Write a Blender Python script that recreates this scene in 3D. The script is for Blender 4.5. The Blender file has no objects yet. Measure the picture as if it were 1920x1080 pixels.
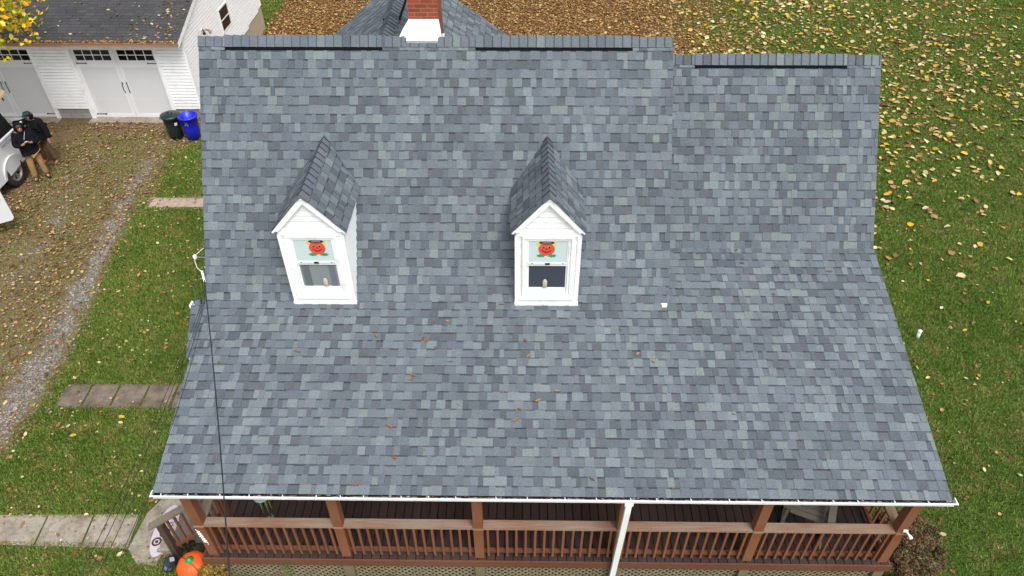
import bpy, math, random
import numpy as np
from mathutils import Vector, Matrix
R_ = math.radians
SC = bpy.context.scene
COL = SC.collection
random.seed(7)

# ---------------------------------------------------------------- camera, sky, sun, exposure
cd = bpy.data.cameras.new('camera'); cam = bpy.data.objects.new('camera', cd); COL.objects.link(cam)
SC.camera = cam
cd.sensor_width = 36.0; cd.lens = 1366.187 * 36 / 1920
cd.clip_start = .05; cd.clip_end = 600
CP = Vector((5.11821, -5.69768, 8.80162))
_r = Vector((.99989568, .01392472, -.00383915)); _u = Vector((-.0062651, .65758503, .75335428)); _f = Vector((-.01301481, .75325164, -.65760367))
cam.matrix_world = Matrix(((_r.x, _u.x, -_f.x, CP.x), (_r.y, _u.y, -_f.y, CP.y), (_r.z, _u.z, -_f.z, CP.z), (0, 0, 0, 1)))
W = bpy.data.worlds.new('World'); SC.world = W; W.use_nodes = True
wn = W.node_tree.nodes; wl = W.node_tree.links
sky = wn.new('ShaderNodeTexSky'); sky.sky_type = 'NISHITA'; sky.sun_disc = False
SUN_EL, SUN_AZ = 58, 150          # azimuth clockwise from +Y
sky.sun_elevation = R_(SUN_EL); sky.sun_rotation = R_(SUN_AZ); sky.air_density = 1; sky.dust_density = 3
hs = wn.new('ShaderNodeHueSaturation'); hs.inputs['Saturation'].default_value = .24
wl.new(sky.outputs[0], hs.inputs['Color']); wl.new(hs.outputs[0], wn['Background'].inputs['Color'])
wn['Background'].inputs['Strength'].default_value = .13
sl = bpy.data.lights.new('sun', 'SUN'); sl.energy = 1.1; sl.angle = R_(25); sl.color = (1, .97, .93)
so = bpy.data.objects.new('sun', sl); COL.objects.link(so)
sd = Vector((math.sin(R_(SUN_AZ)) * math.cos(R_(SUN_EL)), math.cos(R_(SUN_AZ)) * math.cos(R_(SUN_EL)), math.sin(R_(SUN_EL))))
so.rotation_euler = sd.to_track_quat('Z', 'Y').to_euler()
SC.view_settings.view_transform = 'Standard'; SC.view_settings.look = 'None'
SC.view_settings.gamma = 1; SC.view_settings.exposure = .93

GZ = -2.8                          # ground level

# ---------------------------------------------------------------- helpers
def lin(c):
    return tuple(((x / 255) / 12.92 if x / 255 <= .04045 else ((x / 255 + .055) / 1.055) ** 2.4) for x in c)
def rgb(r, g, b, k=.62):
    l = lin((r, g, b)); return (l[0] * k, l[1] * k, l[2] * k)

def tag(o, label=None, cat=None, group=None, kind=None):
    if label: o['label'] = label
    if cat: o['category'] = cat
    if group: o['group'] = group
    if kind: o['kind'] = kind
    return o
def empty(name, loc=(0, 0, 0), rz=0, label=None, cat=None, group=None):
    o = bpy.data.objects.new(name, None); COL.objects.link(o); o.location = loc; o.rotation_euler = (0, 0, rz)
    o.empty_display_size = .1
    return tag(o, label, cat, group)

class MB:
    """collects shapes and links them as one mesh object"""
    def __init__(s): s.v = []; s.f = []; s.c = []; s.m = []
    def face(s, pts, col=(1, 1, 1), mi=0):
        n = len(s.v); s.v += [tuple(p) for p in pts]; s.f.append(tuple(range(n, n + len(pts)))); s.c.append(col); s.m.append(mi)
    def box(s, a, b, col=(1, 1, 1), mi=0, M=None):
        x0, y0, z0 = a; x1, y1, z1 = b
        P = [Vector(p) for p in ((x0,y0,z0),(x1,y0,z0),(x1,y1,z0),(x0,y1,z0),(x0,y0,z1),(x1,y0,z1),(x1,y1,z1),(x0,y1,z1))]
        if M: P = [M @ p for p in P]
        n = len(s.v); s.v += [tuple(p) for p in P]
        for q in ((3,2,1,0),(4,5,6,7),(0,1,5,4),(1,2,6,5),(2,3,7,6),(3,0,4,7)):
            s.f.append(tuple(n + i for i in q)); s.c.append(col); s.m.append(mi)
    def bar(s, p, q, w, h, col=(1, 1, 1), up=(0, 0, 1), mi=0):
        p = Vector(p); q = Vector(q); d = (q - p); L = d.length; d.normalize()
        up = Vector(up); x = d.cross(up)
        if x.length < 1e-4: x = d.cross(Vector((1, 0, 0)))
        x.normalize(); z = x.cross(d)
        M = Matrix(((x.x, d.x, z.x, p.x), (x.y, d.y, z.y, p.y), (x.z, d.z, z.z, p.z), (0, 0, 0, 1)))
        s.box((-w/2, 0, -h/2), (w/2, L, h/2), col, mi, M)
    def tube(s, pts, r, n=6, col=(1, 1, 1), mi=0, cap=True):
        pts = [Vector(p) for p in pts]; rs = r if isinstance(r, (list, tuple)) else [r] * len(pts)
        rings = []
        for i, p in enumerate(pts):
            a = pts[max(i-1, 0)]; b = pts[min(i+1, len(pts)-1)]; d = (b - a).normalized()
            x = d.orthogonal().normalized() if i == 0 else (px - d * px.dot(d)).normalized()
            px = x; y = d.cross(x); base = len(s.v)
            for k in range(n):
                t = 2 * math.pi * k / n; s.v.append(tuple(p + (x * math.cos(t) + y * math.sin(t)) * rs[i]))
            rings.append(base)
        for a, b in zip(rings, rings[1:]):
            for k in range(n):
                s.f.append((a+k, a+(k+1)%n, b+(k+1)%n, b+k)); s.c.append(col); s.m.append(mi)
        if cap:
            s.f.append(tuple(rings[0]+k for k in reversed(range(n)))); s.c.append(col); s.m.append(mi)
            s.f.append(tuple(rings[-1]+k for k in range(n))); s.c.append(col); s.m.append(mi)
    def lathe(s, prof, c=(0, 0, 0), n=24, col=(1, 1, 1), mi=0, fn=None):
        base = len(s.v)
        for (r, z) in prof:
            for k in range(n):
                t = 2*math.pi*k/n; rr = r * (fn(t, z) if fn else 1)
                s.v.append((c[0] + rr*math.cos(t), c[1] + rr*math.sin(t), c[2] + z))
        for i in range(len(prof)-1):
            for k in range(n):
                a = base+i*n+k; b = base+i*n+(k+1)%n
                s.f.append((a, b, b+n, a+n)); s.c.append(col); s.m.append(mi)
    def prism(s, poly, d, col=(1, 1, 1), mi=0):
        """poly: list of 3D points (planar), extruded by vector d"""
        d = Vector(d); A = [Vector(p) for p in poly]; B = [p + d for p in A]; n = len(A)
        s.face(A[::-1], col, mi); s.face(B, col, mi)
        for i in range(n): s.face([A[i], A[(i+1) % n], B[(i+1) % n], B[i]], col, mi)
    def build(s, name, mat, parent=None, smooth=False, label=None, cat=None, group=None, kind=None, loc=None, bevel=0):
        me = bpy.data.meshes.new(name); me.from_pydata(s.v, [], s.f); 
        mats = mat if isinstance(mat, (list, tuple)) else [mat]
        for m in mats: me.materials.append(m)
        if len(mats) > 1: me.polygons.foreach_set('material_index', s.m)
        ca = me.color_attributes.new('Col', 'FLOAT_COLOR', 'CORNER')
        cnt = [len(f) for f in s.f]
        arr = np.repeat(np.array([tuple(c[:3]) + (1.0,) for c in s.c], dtype=np.float32), cnt, axis=0)
        ca.data.foreach_set('color', arr.ravel())
        if smooth: me.polygons.foreach_set('use_smooth', [True] * len(me.polygons))
        me.update()
        o = bpy.data.objects.new(name, me); COL.objects.link(o)
        if parent: o.parent = parent
        if loc: o.location = loc
        if bevel:
            b = o.modifiers.new('bevel', 'BEVEL'); b.width = bevel; b.segments = 2; b.limit_method = 'ANGLE'
        return tag(o, label, cat, group, kind)

# ---------------------------------------------------------------- materials
def nm(name):
    m = bpy.data.materials.new(name); m.use_nodes = True
    nt = m.node_tree; return m, nt, nt.nodes, nt.links, nt.nodes['Principled BSDF']
def math_(nt, op, a, b=None, c=None, clamp=False):
    n = nt.nodes.new('ShaderNodeMath'); n.operation = op; n.use_clamp = clamp
    for i, x in enumerate((a, b, c)):
        if x is None: continue
        if isinstance(x, (int, float)): n.inputs[i].default_value = x
        else: nt.links.new(x, n.inputs[i])
    return n.outputs[0]
def noise(nt, vec, scale, detail=3, rough=.5, out=0):
    n = nt.nodes.new('ShaderNodeTexNoise'); n.inputs['Scale'].default_value = scale; n.inputs['Detail'].default_value = detail
    n.inputs['Roughness'].default_value = rough
    if vec is not None: nt.links.new(vec, n.inputs['Vector'])
    return n.outputs[out]
def mix(nt, fac, a, b, mode='MIX'):
    n = nt.nodes.new('ShaderNodeMix'); n.data_type = 'RGBA'; n.blend_type = mode; n.clamp_factor = True
    for i, x in ((0, fac), (6, a), (7, b)):
        if isinstance(x, (int, float)): n.inputs[i].default_value = x
        elif isinstance(x, tuple): n.inputs[i].default_value = x + (1,) if len(x) == 3 else x
        else: nt.links.new(x, n.inputs[i])
    return n.outputs[2]
def ramp(nt, x, lo, hi):
    n = nt.nodes.new('ShaderNodeMapRange'); n.inputs[1].default_value = lo; n.inputs[2].default_value = hi
    nt.links.new(x, n.inputs[0]); return n.outputs[0]
def pos(nt):
    return nt.nodes.new('ShaderNodeNewGeometry').outputs['Position']
def objc(nt):
    return nt.nodes.new('ShaderNodeTexCoord').outputs['Object']
def attr(nt, name, out='Color'):
    a = nt.nodes.new('ShaderNodeAttribute'); a.attribute_name = name; return a.outputs[out]
def bump(nt, bs, h, strength=.3, dist=.01):
    b = nt.nodes.new('ShaderNodeBump'); b.inputs['Strength'].default_value = strength; b.inputs['Distance'].default_value = dist
    nt.links.new(h, b.inputs['Height']); nt.links.new(b.outputs[0], bs.inputs['Normal'])

def m_plain(name, col, rough=.6, var=.12, scale=6, metal=0, spec=.4, bmp=0, useattr=False):
    m, nt, N, L, bs = nm(name)
    v = objc(nt); n1 = noise(nt, v, scale, 4, .6)
    f = math_(nt, 'MULTIPLY_ADD', n1, var * 2, 1 - var)
    base = attr(nt, 'Col') if useattr else tuple(col)
    sc = N.new('ShaderNodeCombineColor'); [L.new(f, sc.inputs[i]) for i in range(3)]
    c = mix(nt, 1.0, base, sc.outputs[0], 'MULTIPLY')
    L.new(c, bs.inputs['Base Color'])
    bs.inputs['Roughness'].default_value = rough; bs.inputs['Metallic'].default_value = metal
    bs.inputs['Specular IOR Level'].default_value = spec
    if bmp: bump(nt, bs, noise(nt, v, scale * 8, 3), bmp, .005)
    return m

def m_shingle():
    m, nt, N, L, bs = nm('asphalt_shingle')
    v = objc(nt); base = attr(nt, 'Col')
    g = noise(nt, v, 75, 3, .8); g2 = noise(nt, v, 1.1, 3, .55); g3 = noise(nt, v, 38, 3, .7)
    f = math_(nt, 'ADD', math_(nt, 'MULTIPLY_ADD', g, 1.7, .15), math_(nt, 'MULTIPLY_ADD', g3, .45, -.225))
    f = math_(nt, 'MULTIPLY', f, math_(nt, 'MULTIPLY_ADD', g2, .40, .80))
    sc = N.new('ShaderNodeCombineColor'); [L.new(f, sc.inputs[i]) for i in range(3)]
    c = mix(nt, 1, base, sc.outputs[0], 'MULTIPLY')
    wc = mix(nt, ramp(nt, noise(nt, v, 60, 1), .56, .72), c, rgb(172, 190, 190))
    L.new(mix(nt, .10, c, wc), bs.inputs['Base Color']); bs.inputs['Roughness'].default_value = .92
    bs.inputs['Specular IOR Level'].default_value = .25
    bump(nt, bs, g, .35, .004)
    return m

def m_wood(name, c1, c2, grey, gfac, axis=0, rough=.75):
    """board wood: stain c1/c2 worn towards weathered grey; grain runs along axis"""
    m, nt, N, L, bs = nm(name)
    v = objc(nt); mp = N.new('ShaderNodeMapping'); L.new(v, mp.inputs[0])
    s = [1, 1, 1]; s = [14, 14, 14]; s[axis] = .9; mp.inputs['Scale'].default_value = s
    n1 = noise(nt, mp.outputs[0], 2.2, 5, .65); n2 = noise(nt, mp.outputs[0], 7, 4, .6); n3 = noise(nt, v, .9, 3)
    c = mix(nt, ramp(nt, n1, .3, .7), c1, c2)
    c = mix(nt, math_(nt, 'MULTIPLY', ramp(nt, math_(nt, 'ADD', n1, math_(nt, 'MULTIPLY', n3, .9)), .75, 1.1), gfac), c, grey)
    d = math_(nt, 'MULTIPLY_ADD', n2, .7, .65)
    sc = N.new('ShaderNodeCombineColor'); [L.new(d, sc.inputs[i]) for i in range(3)]
    c = mix(nt, 1, c, sc.outputs[0], 'MULTIPLY'); c = mix(nt, 1, c, attr(nt, 'Col'), 'MULTIPLY')
    L.new(c, bs.inputs['Base Color']); bs.inputs['Roughness'].default_value = rough
    bs.inputs['Specular IOR Level'].default_value = .3
    bump(nt, bs, n2, .3, .004)
    return m

def m_siding(name='white_vinyl_siding', dirt=.35):
    m, nt, N, L, bs = nm(name)
    v = pos(nt); n1 = noise(nt, v, 3.5, 5, .65); n2 = noise(nt, v, 22, 3)
    c = mix(nt, math_(nt, 'MULTIPLY', ramp(nt, n1, .5, .78), dirt), (.87, .88, .88), (.58, .57, .52))
    c = mix(nt, math_(nt, 'MULTIPLY', ramp(nt, n2, .6, .8), .12), c, (.45, .44, .40))
    L.new(c, bs.inputs['Base Color']); bs.inputs['Roughness'].default_value = .45
    return m

def m_brick():
    m, nt, N, L, bs = nm('red_brick')
    v = objc(nt); sp = N.new('ShaderNodeSeparateXYZ'); L.new(v, sp.inputs[0])
    cb = N.new('ShaderNodeCombineXYZ'); L.new(math_(nt, 'ADD', sp.outputs[0], sp.outputs[1]), cb.inputs[0]); L.new(sp.outputs[2], cb.inputs[1])
    b = N.new('ShaderNodeTexBrick'); L.new(cb.outputs[0], b.inputs['Vector'])
    b.inputs['Color1'].default_value = rgb(176, 84, 56) + (1,); b.inputs['Color2'].default_value = rgb(138, 66, 46) + (1,)
    b.inputs['Mortar'].default_value = rgb(190, 130, 96) + (1,); b.inputs['Scale'].default_value = 1
    b.inputs['Mortar Size'].default_value = .005; b.inputs['Brick Width'].default_value = .205; b.inputs['Row Height'].default_value = .068
    b.inputs['Bias'].default_value = 0
    n = noise(nt, v, 30, 4); sc = N.new('ShaderNodeCombineColor'); f = math_(nt, 'MULTIPLY_ADD', n, .6, .7); [L.new(f, sc.inputs[i]) for i in range(3)]
    L.new(mix(nt, 1, b.outputs[0], sc.outputs[0], 'MULTIPLY'), bs.inputs['Base Color']); bs.inputs['Roughness'].default_value = .85
    bump(nt, bs, b.outputs['Fac'], -.6, .006)
    return m

def ground_nodes(nt, blades=False):
    """colour of lawn / litter / dirt / gravel from the masks stored on the mesh plus noise"""
    v = pos(nt); N = nt.nodes
    big = noise(nt, v, .55, 4, .6); mid = noise(nt, v, 2.6, 4, .6); fine = noise(nt, v, 26, 4, .7); vf = noise(nt, v, 85, 2, .7)
    g = mix(nt, ramp(nt, big, .35, .65), GR1, GR2)
    g = mix(nt, math_(nt, 'MULTIPLY', ramp(nt, mid, .48, .72), .75), g, GR3)
    g = mix(nt, math_(nt, 'MULTIPLY', ramp(nt, noise(nt, v, 4.5, 5, .75), .52, .70), .6), g, GR4)
    return v, big, mid, fine, vf, g
GR1 = rgb(89, 122, 45); GR2 = rgb(111, 137, 60); GR3 = rgb(146, 146, 84); GR4 = rgb(142, 120, 82)
def m_ground():
    m, nt, N, L, bs = nm('lawn_and_gravel')
    v, big, mid, fine, vf, g = ground_nodes(nt)
    g = mix(nt, ramp(nt, fine, .42, .62), mix(nt, 1, g, (.5, .5, .5), 'MULTIPLY'), g)
    z = attr(nt, 'zone'); sp = N.new('ShaderNodeSeparateColor'); L.new(z, sp.inputs[0])
    dr, tr, li = sp.outputs[0], sp.outputs[1], sp.outputs[2]
    wob = math_(nt, 'MULTIPLY_ADD', noise(nt, v, 3.2, 5, .75), 1.3, -.65)
    wob2 = math_(nt, 'MULTIPLY_ADD', noise(nt, v, 11, 4, .8), .9, -.45)
    dirt = mix(nt, ramp(nt, fine, .38, .62), rgb(104, 84, 60), rgb(172, 146, 112))
    dirt = mix(nt, math_(nt, 'MULTIPLY', ramp(nt, mid, .48, .66), .7), dirt, rgb(110, 110, 62))
    vo = N.new('ShaderNodeTexVoronoi'); vo.inputs['Scale'].default_value = 30; L.new(v, vo.inputs['Vector'])
    vs = N.new('ShaderNodeSeparateColor'); L.new(vo.outputs['Color'], vs.inputs[0])
    gc = mix(nt, vs.outputs[0], rgb(136, 126, 112), rgb(206, 199, 188)); gc = mix(nt, ramp(nt, vo.outputs['Distance'], .25, .75), gc, rgb(126, 113, 96))
    leafb = mix(nt, ramp(nt, noise(nt, v, 19, 3, .7), .36, .64), rgb(84, 52, 30), rgb(164, 112, 62)); leafb = mix(nt, math_(nt, 'MULTIPLY', ramp(nt, noise(nt, v, 1.6, 5, .7), .5, .66), .6), leafb, rgb(112, 108, 56))
    leafb = mix(nt, ramp(nt, noise(nt, v, 40, 2, .7), .54, .68), leafb, rgb(196, 152, 96))
    c = mix(nt, ramp(nt, math_(nt, 'ADD', dr, math_(nt, 'MULTIPLY', wob, .9)), .3, .62), g, dirt)
    c = mix(nt, ramp(nt, math_(nt, 'ADD', math_(nt, 'ADD', tr, math_(nt, 'MULTIPLY', wob, .8)), wob2), .38, .75), c, gc)
    c = mix(nt, ramp(nt, math_(nt, 'ADD', math_(nt, 'ADD', li, math_(nt, 'MULTIPLY', wob, .6)), wob2), .35, .75), c, leafb)
    L.new(c, bs.inputs['Base Color']); bs.inputs['Roughness'].default_value = .95; bs.inputs['Specular IOR Level'].default_value = .15
    bump(nt, bs, math_(nt, 'ADD', fine, math_(nt, 'MULTIPLY', vf, .5)), .8, .03)
    return m
def m_blade():
    m, nt, N, L, bs = nm('grass_blade')
    v, big, mid, fine, vf, g = ground_nodes(nt)
    c = mix(nt, 1, g, attr(nt, 'Col'), 'MULTIPLY')
    L.new(c, bs.inputs['Base Color']); bs.inputs['Roughness'].default_value = .7; bs.inputs['Specular IOR Level'].default_value = .2
    return m
def m_leaf(name='fallen_leaf'):
    m, nt, N, L, bs = nm(name)
    n = noise(nt, pos(nt), 22, 3, .7); f = math_(nt, 'MULTIPLY_ADD', n, .7, .65)
    sc = N.new('ShaderNodeCombineColor'); [L.new(f, sc.inputs[i]) for i in range(3)]
    L.new(mix(nt, 1, attr(nt, 'Col'), sc.outputs[0], 'MULTIPLY'), bs.inputs['Base Color']); bs.inputs['Roughness'].default_value = .7
    bs.inputs['Specular IOR Level'].default_value = .25
    return m
def m_concrete(name, c1, c2):
    m, nt, N, L, bs = nm(name)
    v = pos(nt); n1 = noise(nt, v, 3.5, 6, .7); n2 = noise(nt, v, 35, 4, .7); n3 = noise(nt, v, 9, 5, .75)
    c = mix(nt, ramp(nt, n1, .35, .65), c1, c2); c = mix(nt, math_(nt, 'MULTIPLY', ramp(nt, n2, .5, .75), .35), c, rgb(90, 80, 68))
    c = mix(nt, math_(nt, 'MULTIPLY', ramp(nt, n3, .52, .68), .6), c, rgb(104, 90, 72))
    L.new(c, bs.inputs['Base Color']); bs.inputs['Roughness'].default_value = .9; bump(nt, bs, n2, .4, .006)
    return m
def m_glass(name, col, rough=.08):
    m = m_plain(name, col, rough, .05, 3, 0, .6); return m
def m_block():
    m, nt, N, L, bs = nm('grey_concrete_block')
    v = pos(nt); sp = N.new('ShaderNodeSeparateXYZ'); L.new(v, sp.inputs[0])
    cb = N.new('ShaderNodeCombineXYZ'); L.new(math_(nt, 'ADD', sp.outputs[0], sp.outputs[1]), cb.inputs[0]); L.new(sp.outputs[2], cb.inputs[1])
    b = N.new('ShaderNodeTexBrick'); L.new(cb.outputs[0], b.inputs['Vector'])
    b.inputs['Color1'].default_value = rgb(186, 184, 180) + (1,); b.inputs['Color2'].default_value = rgb(172, 170, 166) + (1,)
    b.inputs['Mortar'].default_value = rgb(140, 138, 134) + (1,); b.inputs['Scale'].default_value = 1
    b.inputs['Mortar Size'].default_value = .008; b.inputs['Brick Width'].default_value = .4; b.inputs['Row Height'].default_value = .2
    L.new(b.outputs[0], bs.inputs['Base Color']); bs.inputs['Roughness'].default_value = .9
    return m

SHG = m_shingle(); SID = m_siding(); TRIM = m_siding('white_trim_paint', .85); BRK = m_brick()
CEDAR = m_wood('red_stained_wood', rgb(166, 92, 62), rgb(126, 68, 46), rgb(166, 130, 98), .5, 2)
CEDX = m_wood('red_stained_board', rgb(142, 82, 58), rgb(106, 62, 46), rgb(140, 106, 84), .5, 0)
CAPX = m_wood('worn_rail_cap_wood', rgb(176, 122, 92), rgb(150, 96, 72), rgb(176, 160, 140), .95, 0)
CAPY = m_wood('worn_rail_cap_wood_cross', rgb(160, 124, 94), rgb(130, 100, 72), rgb(160, 146, 122), .95, 1)
DECK = m_wood('dark_deck_board', rgb(74, 54, 50), rgb(54, 38, 36), rgb(92, 74, 66), .5, 1)
OLDW = m_wood('weathered_grey_wood', rgb(128, 112, 92), rgb(98, 82, 66), rgb(150, 140, 120), .9, 0)
LAT = m_wood('treated_lattice_wood', rgb(178, 164, 132), rgb(150, 136, 106), rgb(176, 166, 146), .6, 0)
SKIRT = m_wood('treated_post_wood', rgb(150, 134, 98), rgb(120, 108, 80), rgb(150, 144, 124), .6, 2)
GUT = m_plain('white_gutter_metal', (.82, .82, .82), .35, .04, 2)
GLASS_D = m_glass('dark_window_glass', rgb(26, 28, 32)); BLACK = m_plain('black_vinyl', (.006, .006, .007), .95, .2, 20, spec=.1)
BLKMET = m_plain('black_iron', (.012, .012, .012), .45, .1, 20, 0, .5)
LEAF = m_leaf(); ATT = m_plain('painted_surface', (1, 1, 1), .6, .08, 8, useattr=True)
ATTG = m_plain('glossy_plastic', (1, 1, 1), .3, .06, 4, useattr=True)
CLOTH = m_plain('fabric', (1, 1, 1), .95, .3, 14, spec=.15, bmp=.4, useattr=True)
CONC = m_concrete('pale_concrete', rgb(200, 190, 174), rgb(152, 140, 122))
CONCD = m_concrete('stained_flagstone', rgb(156, 140, 124), rgb(104, 90, 78))
BLK = m_block()

# ---------------------------------------------------------------- roof shingles
TONES = [(rgb(143, 154, 157, .555), 1.4), (rgb(134, 144, 151, .555), 2.8), (rgb(125, 134, 143, .555), 3.4), (rgb(117, 126, 135, .555), 3.0), (rgb(105, 112, 121, .555), 1.7), (rgb(110, 115, 122, .555), 1.0)]
def tone(rn):
    t = rn.random() * sum(w for _, w in TONES)
    for c, w in TONES:
        t -= w
        if t <= 0: break
    k = rn.uniform(.94, 1.06); return tuple(x * k for x in c)
def roof_plane(P0, u, v, length, lo, hi, seed, e=.1429, s0=0., style='laminated', thick=.006, tones=None, course_jit=0):
    """P0 eave-left corner, u along the eave, v up the slope; lo(s)/hi(s) give the row's ends; returns an MB"""
    rn = random.Random(seed); m = MB(); P0 = Vector(P0); u = Vector(u).normalized(); v = Vector(v).normalized(); n = u.cross(v).normalized()
    def pt(a, s, h): return P0 + u * a + v * s + n * h
    s = s0; k = 0
    while s < length - .01:
        s1 = min(s + e, length); a0, a1 = lo((s + s1) / 2), hi((s + s1) / 2)
        if a1 - a0 < .02: s = s1; k += 1; continue
        a = a0; tab = rn.random() < .5; x = a - rn.uniform(0, .1)
        sag = [rn.uniform(-.0015, .0015) for _ in range(2)]
        while a < a1 - 1e-4:
            if style == 'laminated':
                w = rn.choice((.07, .09, .12, .135, .15, .165)) if tab else rn.choice((.07, .09, .11, .135, .165))
            else: w = .305
            b = min(x + w, a1); x = x + w
            if b <= a: continue
            if a1 - b < .03: b = a1; x = a1
            kv = rn.uniform(.85, 1.15); c = tone(rn) if tones is None else tuple(q * kv for q in tones)
            ht = thick * (1.75 if (tab and style == 'laminated') else .8); hb = ht - thick * .5
            j0 = j1 = 0
            if style == 'laminated' and not tab:
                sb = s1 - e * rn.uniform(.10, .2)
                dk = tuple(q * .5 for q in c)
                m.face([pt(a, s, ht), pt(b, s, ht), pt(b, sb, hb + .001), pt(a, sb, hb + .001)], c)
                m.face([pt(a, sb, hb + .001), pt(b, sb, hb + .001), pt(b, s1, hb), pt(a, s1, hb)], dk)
            else:
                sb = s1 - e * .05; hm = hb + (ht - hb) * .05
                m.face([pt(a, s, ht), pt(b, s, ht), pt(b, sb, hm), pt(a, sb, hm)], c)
                m.face([pt(a, sb, hm), pt(b, sb, hm), pt(b, s1, hb), pt(a, s1, hb)], tuple(q * .66 for q in c))  # thin darker strip painted in for the shadow line below the next course
                if style == 'laminated':
                    dk = tuple(q * .35 for q in c)
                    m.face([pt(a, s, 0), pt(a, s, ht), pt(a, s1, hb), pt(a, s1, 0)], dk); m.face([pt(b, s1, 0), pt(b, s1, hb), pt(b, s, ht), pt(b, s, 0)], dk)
            if style != 'laminated' and b < a1 - .01:   # slot between tabs
                m.face([pt(b - .005, s, ht + .0007), pt(b + .005, s, ht + .0007), pt(b + .005, s1 - .01, hb + .0015), pt(b - .005, s1 - .01, hb + .0015)], tuple(q * .3 for q in c))
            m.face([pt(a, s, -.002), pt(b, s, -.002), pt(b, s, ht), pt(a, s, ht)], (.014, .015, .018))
            a = b
            if style == 'laminated': tab = (not tab) if rn.random() < .86 else tab
        s = s1; k += 1
    return m
def ridge_caps(P0, d, w1, w2, length, seed, e=.135, lift=0., hip=True, half=.15, TK=.015):
    """overlapping bent cap shingles from P0 along d; w1/w2 unit vectors down both slopes"""
    rn = random.Random(seed); m = MB(); P0 = Vector(P0); d = Vector(d).normalized(); w1 = Vector(w1).normalized(); w2 = Vector(w2).normalized()
    up = -(w1 + w2).normalized(); t = 0
    while t < length - .01:
        t1 = min(t + e * rn.uniform(.95, 1.05), length); c = tuple(q * .97 for q in tone(rn)) if rn.random() < .3 else tuple(q * rn.uniform(.93, 1.05) for q in TONES[2][0])
        for w in (w1, w2):
            nrm = (d.cross(w)); nrm = nrm if nrm.dot(up) > 0 else -nrm; nrm.normalize()
            kx = 1 / max(.3, up.dot(nrm))
            def p(tt, ww, h): return P0 + d * tt + w * ww + up * (.012 + lift) + (nrm * h if ww > 0 else up * h * kx)
            A = [p(t, 0, TK), p(t1, 0, .004), p(t1, half, .004), p(t, half, TK)]
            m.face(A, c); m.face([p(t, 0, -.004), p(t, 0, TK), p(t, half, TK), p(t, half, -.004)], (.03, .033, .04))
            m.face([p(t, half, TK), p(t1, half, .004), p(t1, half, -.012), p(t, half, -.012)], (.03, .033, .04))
            if t == 0: m.face([P0 - up * .03 - d * .001, p(0, 0, TK) - d * .001, p(0, half, TK) - d * .001, P0 + w * half - d * .001], c)
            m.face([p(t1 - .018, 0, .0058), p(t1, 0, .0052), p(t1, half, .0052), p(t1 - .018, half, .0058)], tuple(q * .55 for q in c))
        t = t1
    return m

A2 = R_(16.432); A1 = R_(52.227); A1R = R_(53.198)
LM, LR, SM, SR = 3.154, 4.243, 4.18, 3.171
XM, XR = 7.496, 11.05
def low(x, s, h=0): return Vector((x, s * math.cos(A2) - h * math.sin(A2), s * math.sin(A2) + h * math.cos(A2)))
BM = low(0, LM); BR = low(0, LR)
RM = BM + Vector((0, SM * math.cos(A1), SM * math.sin(A1))); RR = BR + Vector((0, SR * math.cos(A1R), SR * math.sin(A1R)))
def zmain(y): return BM.z + (y - BM.y) * math.tan(A1)
house = empty('house', (0, 0, 0), 0, 'white sided house under a grey shingle roof with two dormers and a red wood porch', 'house')
H = house
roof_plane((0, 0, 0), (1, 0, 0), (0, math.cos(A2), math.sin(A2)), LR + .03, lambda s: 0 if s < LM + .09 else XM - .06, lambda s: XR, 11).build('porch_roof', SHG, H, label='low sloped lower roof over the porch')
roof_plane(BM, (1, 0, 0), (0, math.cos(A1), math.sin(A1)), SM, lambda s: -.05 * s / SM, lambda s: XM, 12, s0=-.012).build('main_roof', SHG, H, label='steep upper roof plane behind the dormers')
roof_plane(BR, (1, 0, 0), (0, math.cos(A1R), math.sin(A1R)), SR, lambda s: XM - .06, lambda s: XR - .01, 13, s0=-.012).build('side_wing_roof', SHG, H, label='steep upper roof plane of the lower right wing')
# back slopes of both gables
m = MB()
back = []
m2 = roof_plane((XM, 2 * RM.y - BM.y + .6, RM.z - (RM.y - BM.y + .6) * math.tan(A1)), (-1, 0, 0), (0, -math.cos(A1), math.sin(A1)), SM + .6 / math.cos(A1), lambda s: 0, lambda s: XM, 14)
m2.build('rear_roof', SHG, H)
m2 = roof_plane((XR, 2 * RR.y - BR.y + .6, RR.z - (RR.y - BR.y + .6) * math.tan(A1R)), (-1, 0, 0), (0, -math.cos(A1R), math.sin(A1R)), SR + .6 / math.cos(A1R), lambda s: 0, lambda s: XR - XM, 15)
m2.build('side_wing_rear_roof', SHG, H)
# roof decks and rake boards under the shingles
m = MB()
def slab(P, Q, x0, x1, t=.05):   # P,Q = (y,z) low and high
    P = Vector((0, P[0], P[1])); Q = Vector((0, Q[0], Q[1])); n = Vector((1, 0, 0)).cross(Q - P).normalized()
    o = -n * .004
    m.prism([Vector((x0, 0, 0)) + P + o, Vector((x0, 0, 0)) + Q + o, Vector((x0, 0, 0)) + Q + o - n * t, Vector((x0, 0, 0)) + P + o - n * t], (x1 - x0, 0, 0), (1, 1, 1))
slab((0.04, .04 * math.tan(A2)), (BR.y, BR.z), .006, XR - .006)
slab((BM.y + .06, BM.z + .06 * math.tan(A1)), (RM.y, RM.z), .006, XM - .006); slab((BR.y + .06, BR.z + .06 * math.tan(A1R)), (RR.y, RR.z), XM, XR - .012)
m.build('roof_deck', m_plain('grey_drip_edge', rgb(150, 150, 152), .6, .05), H)
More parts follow.
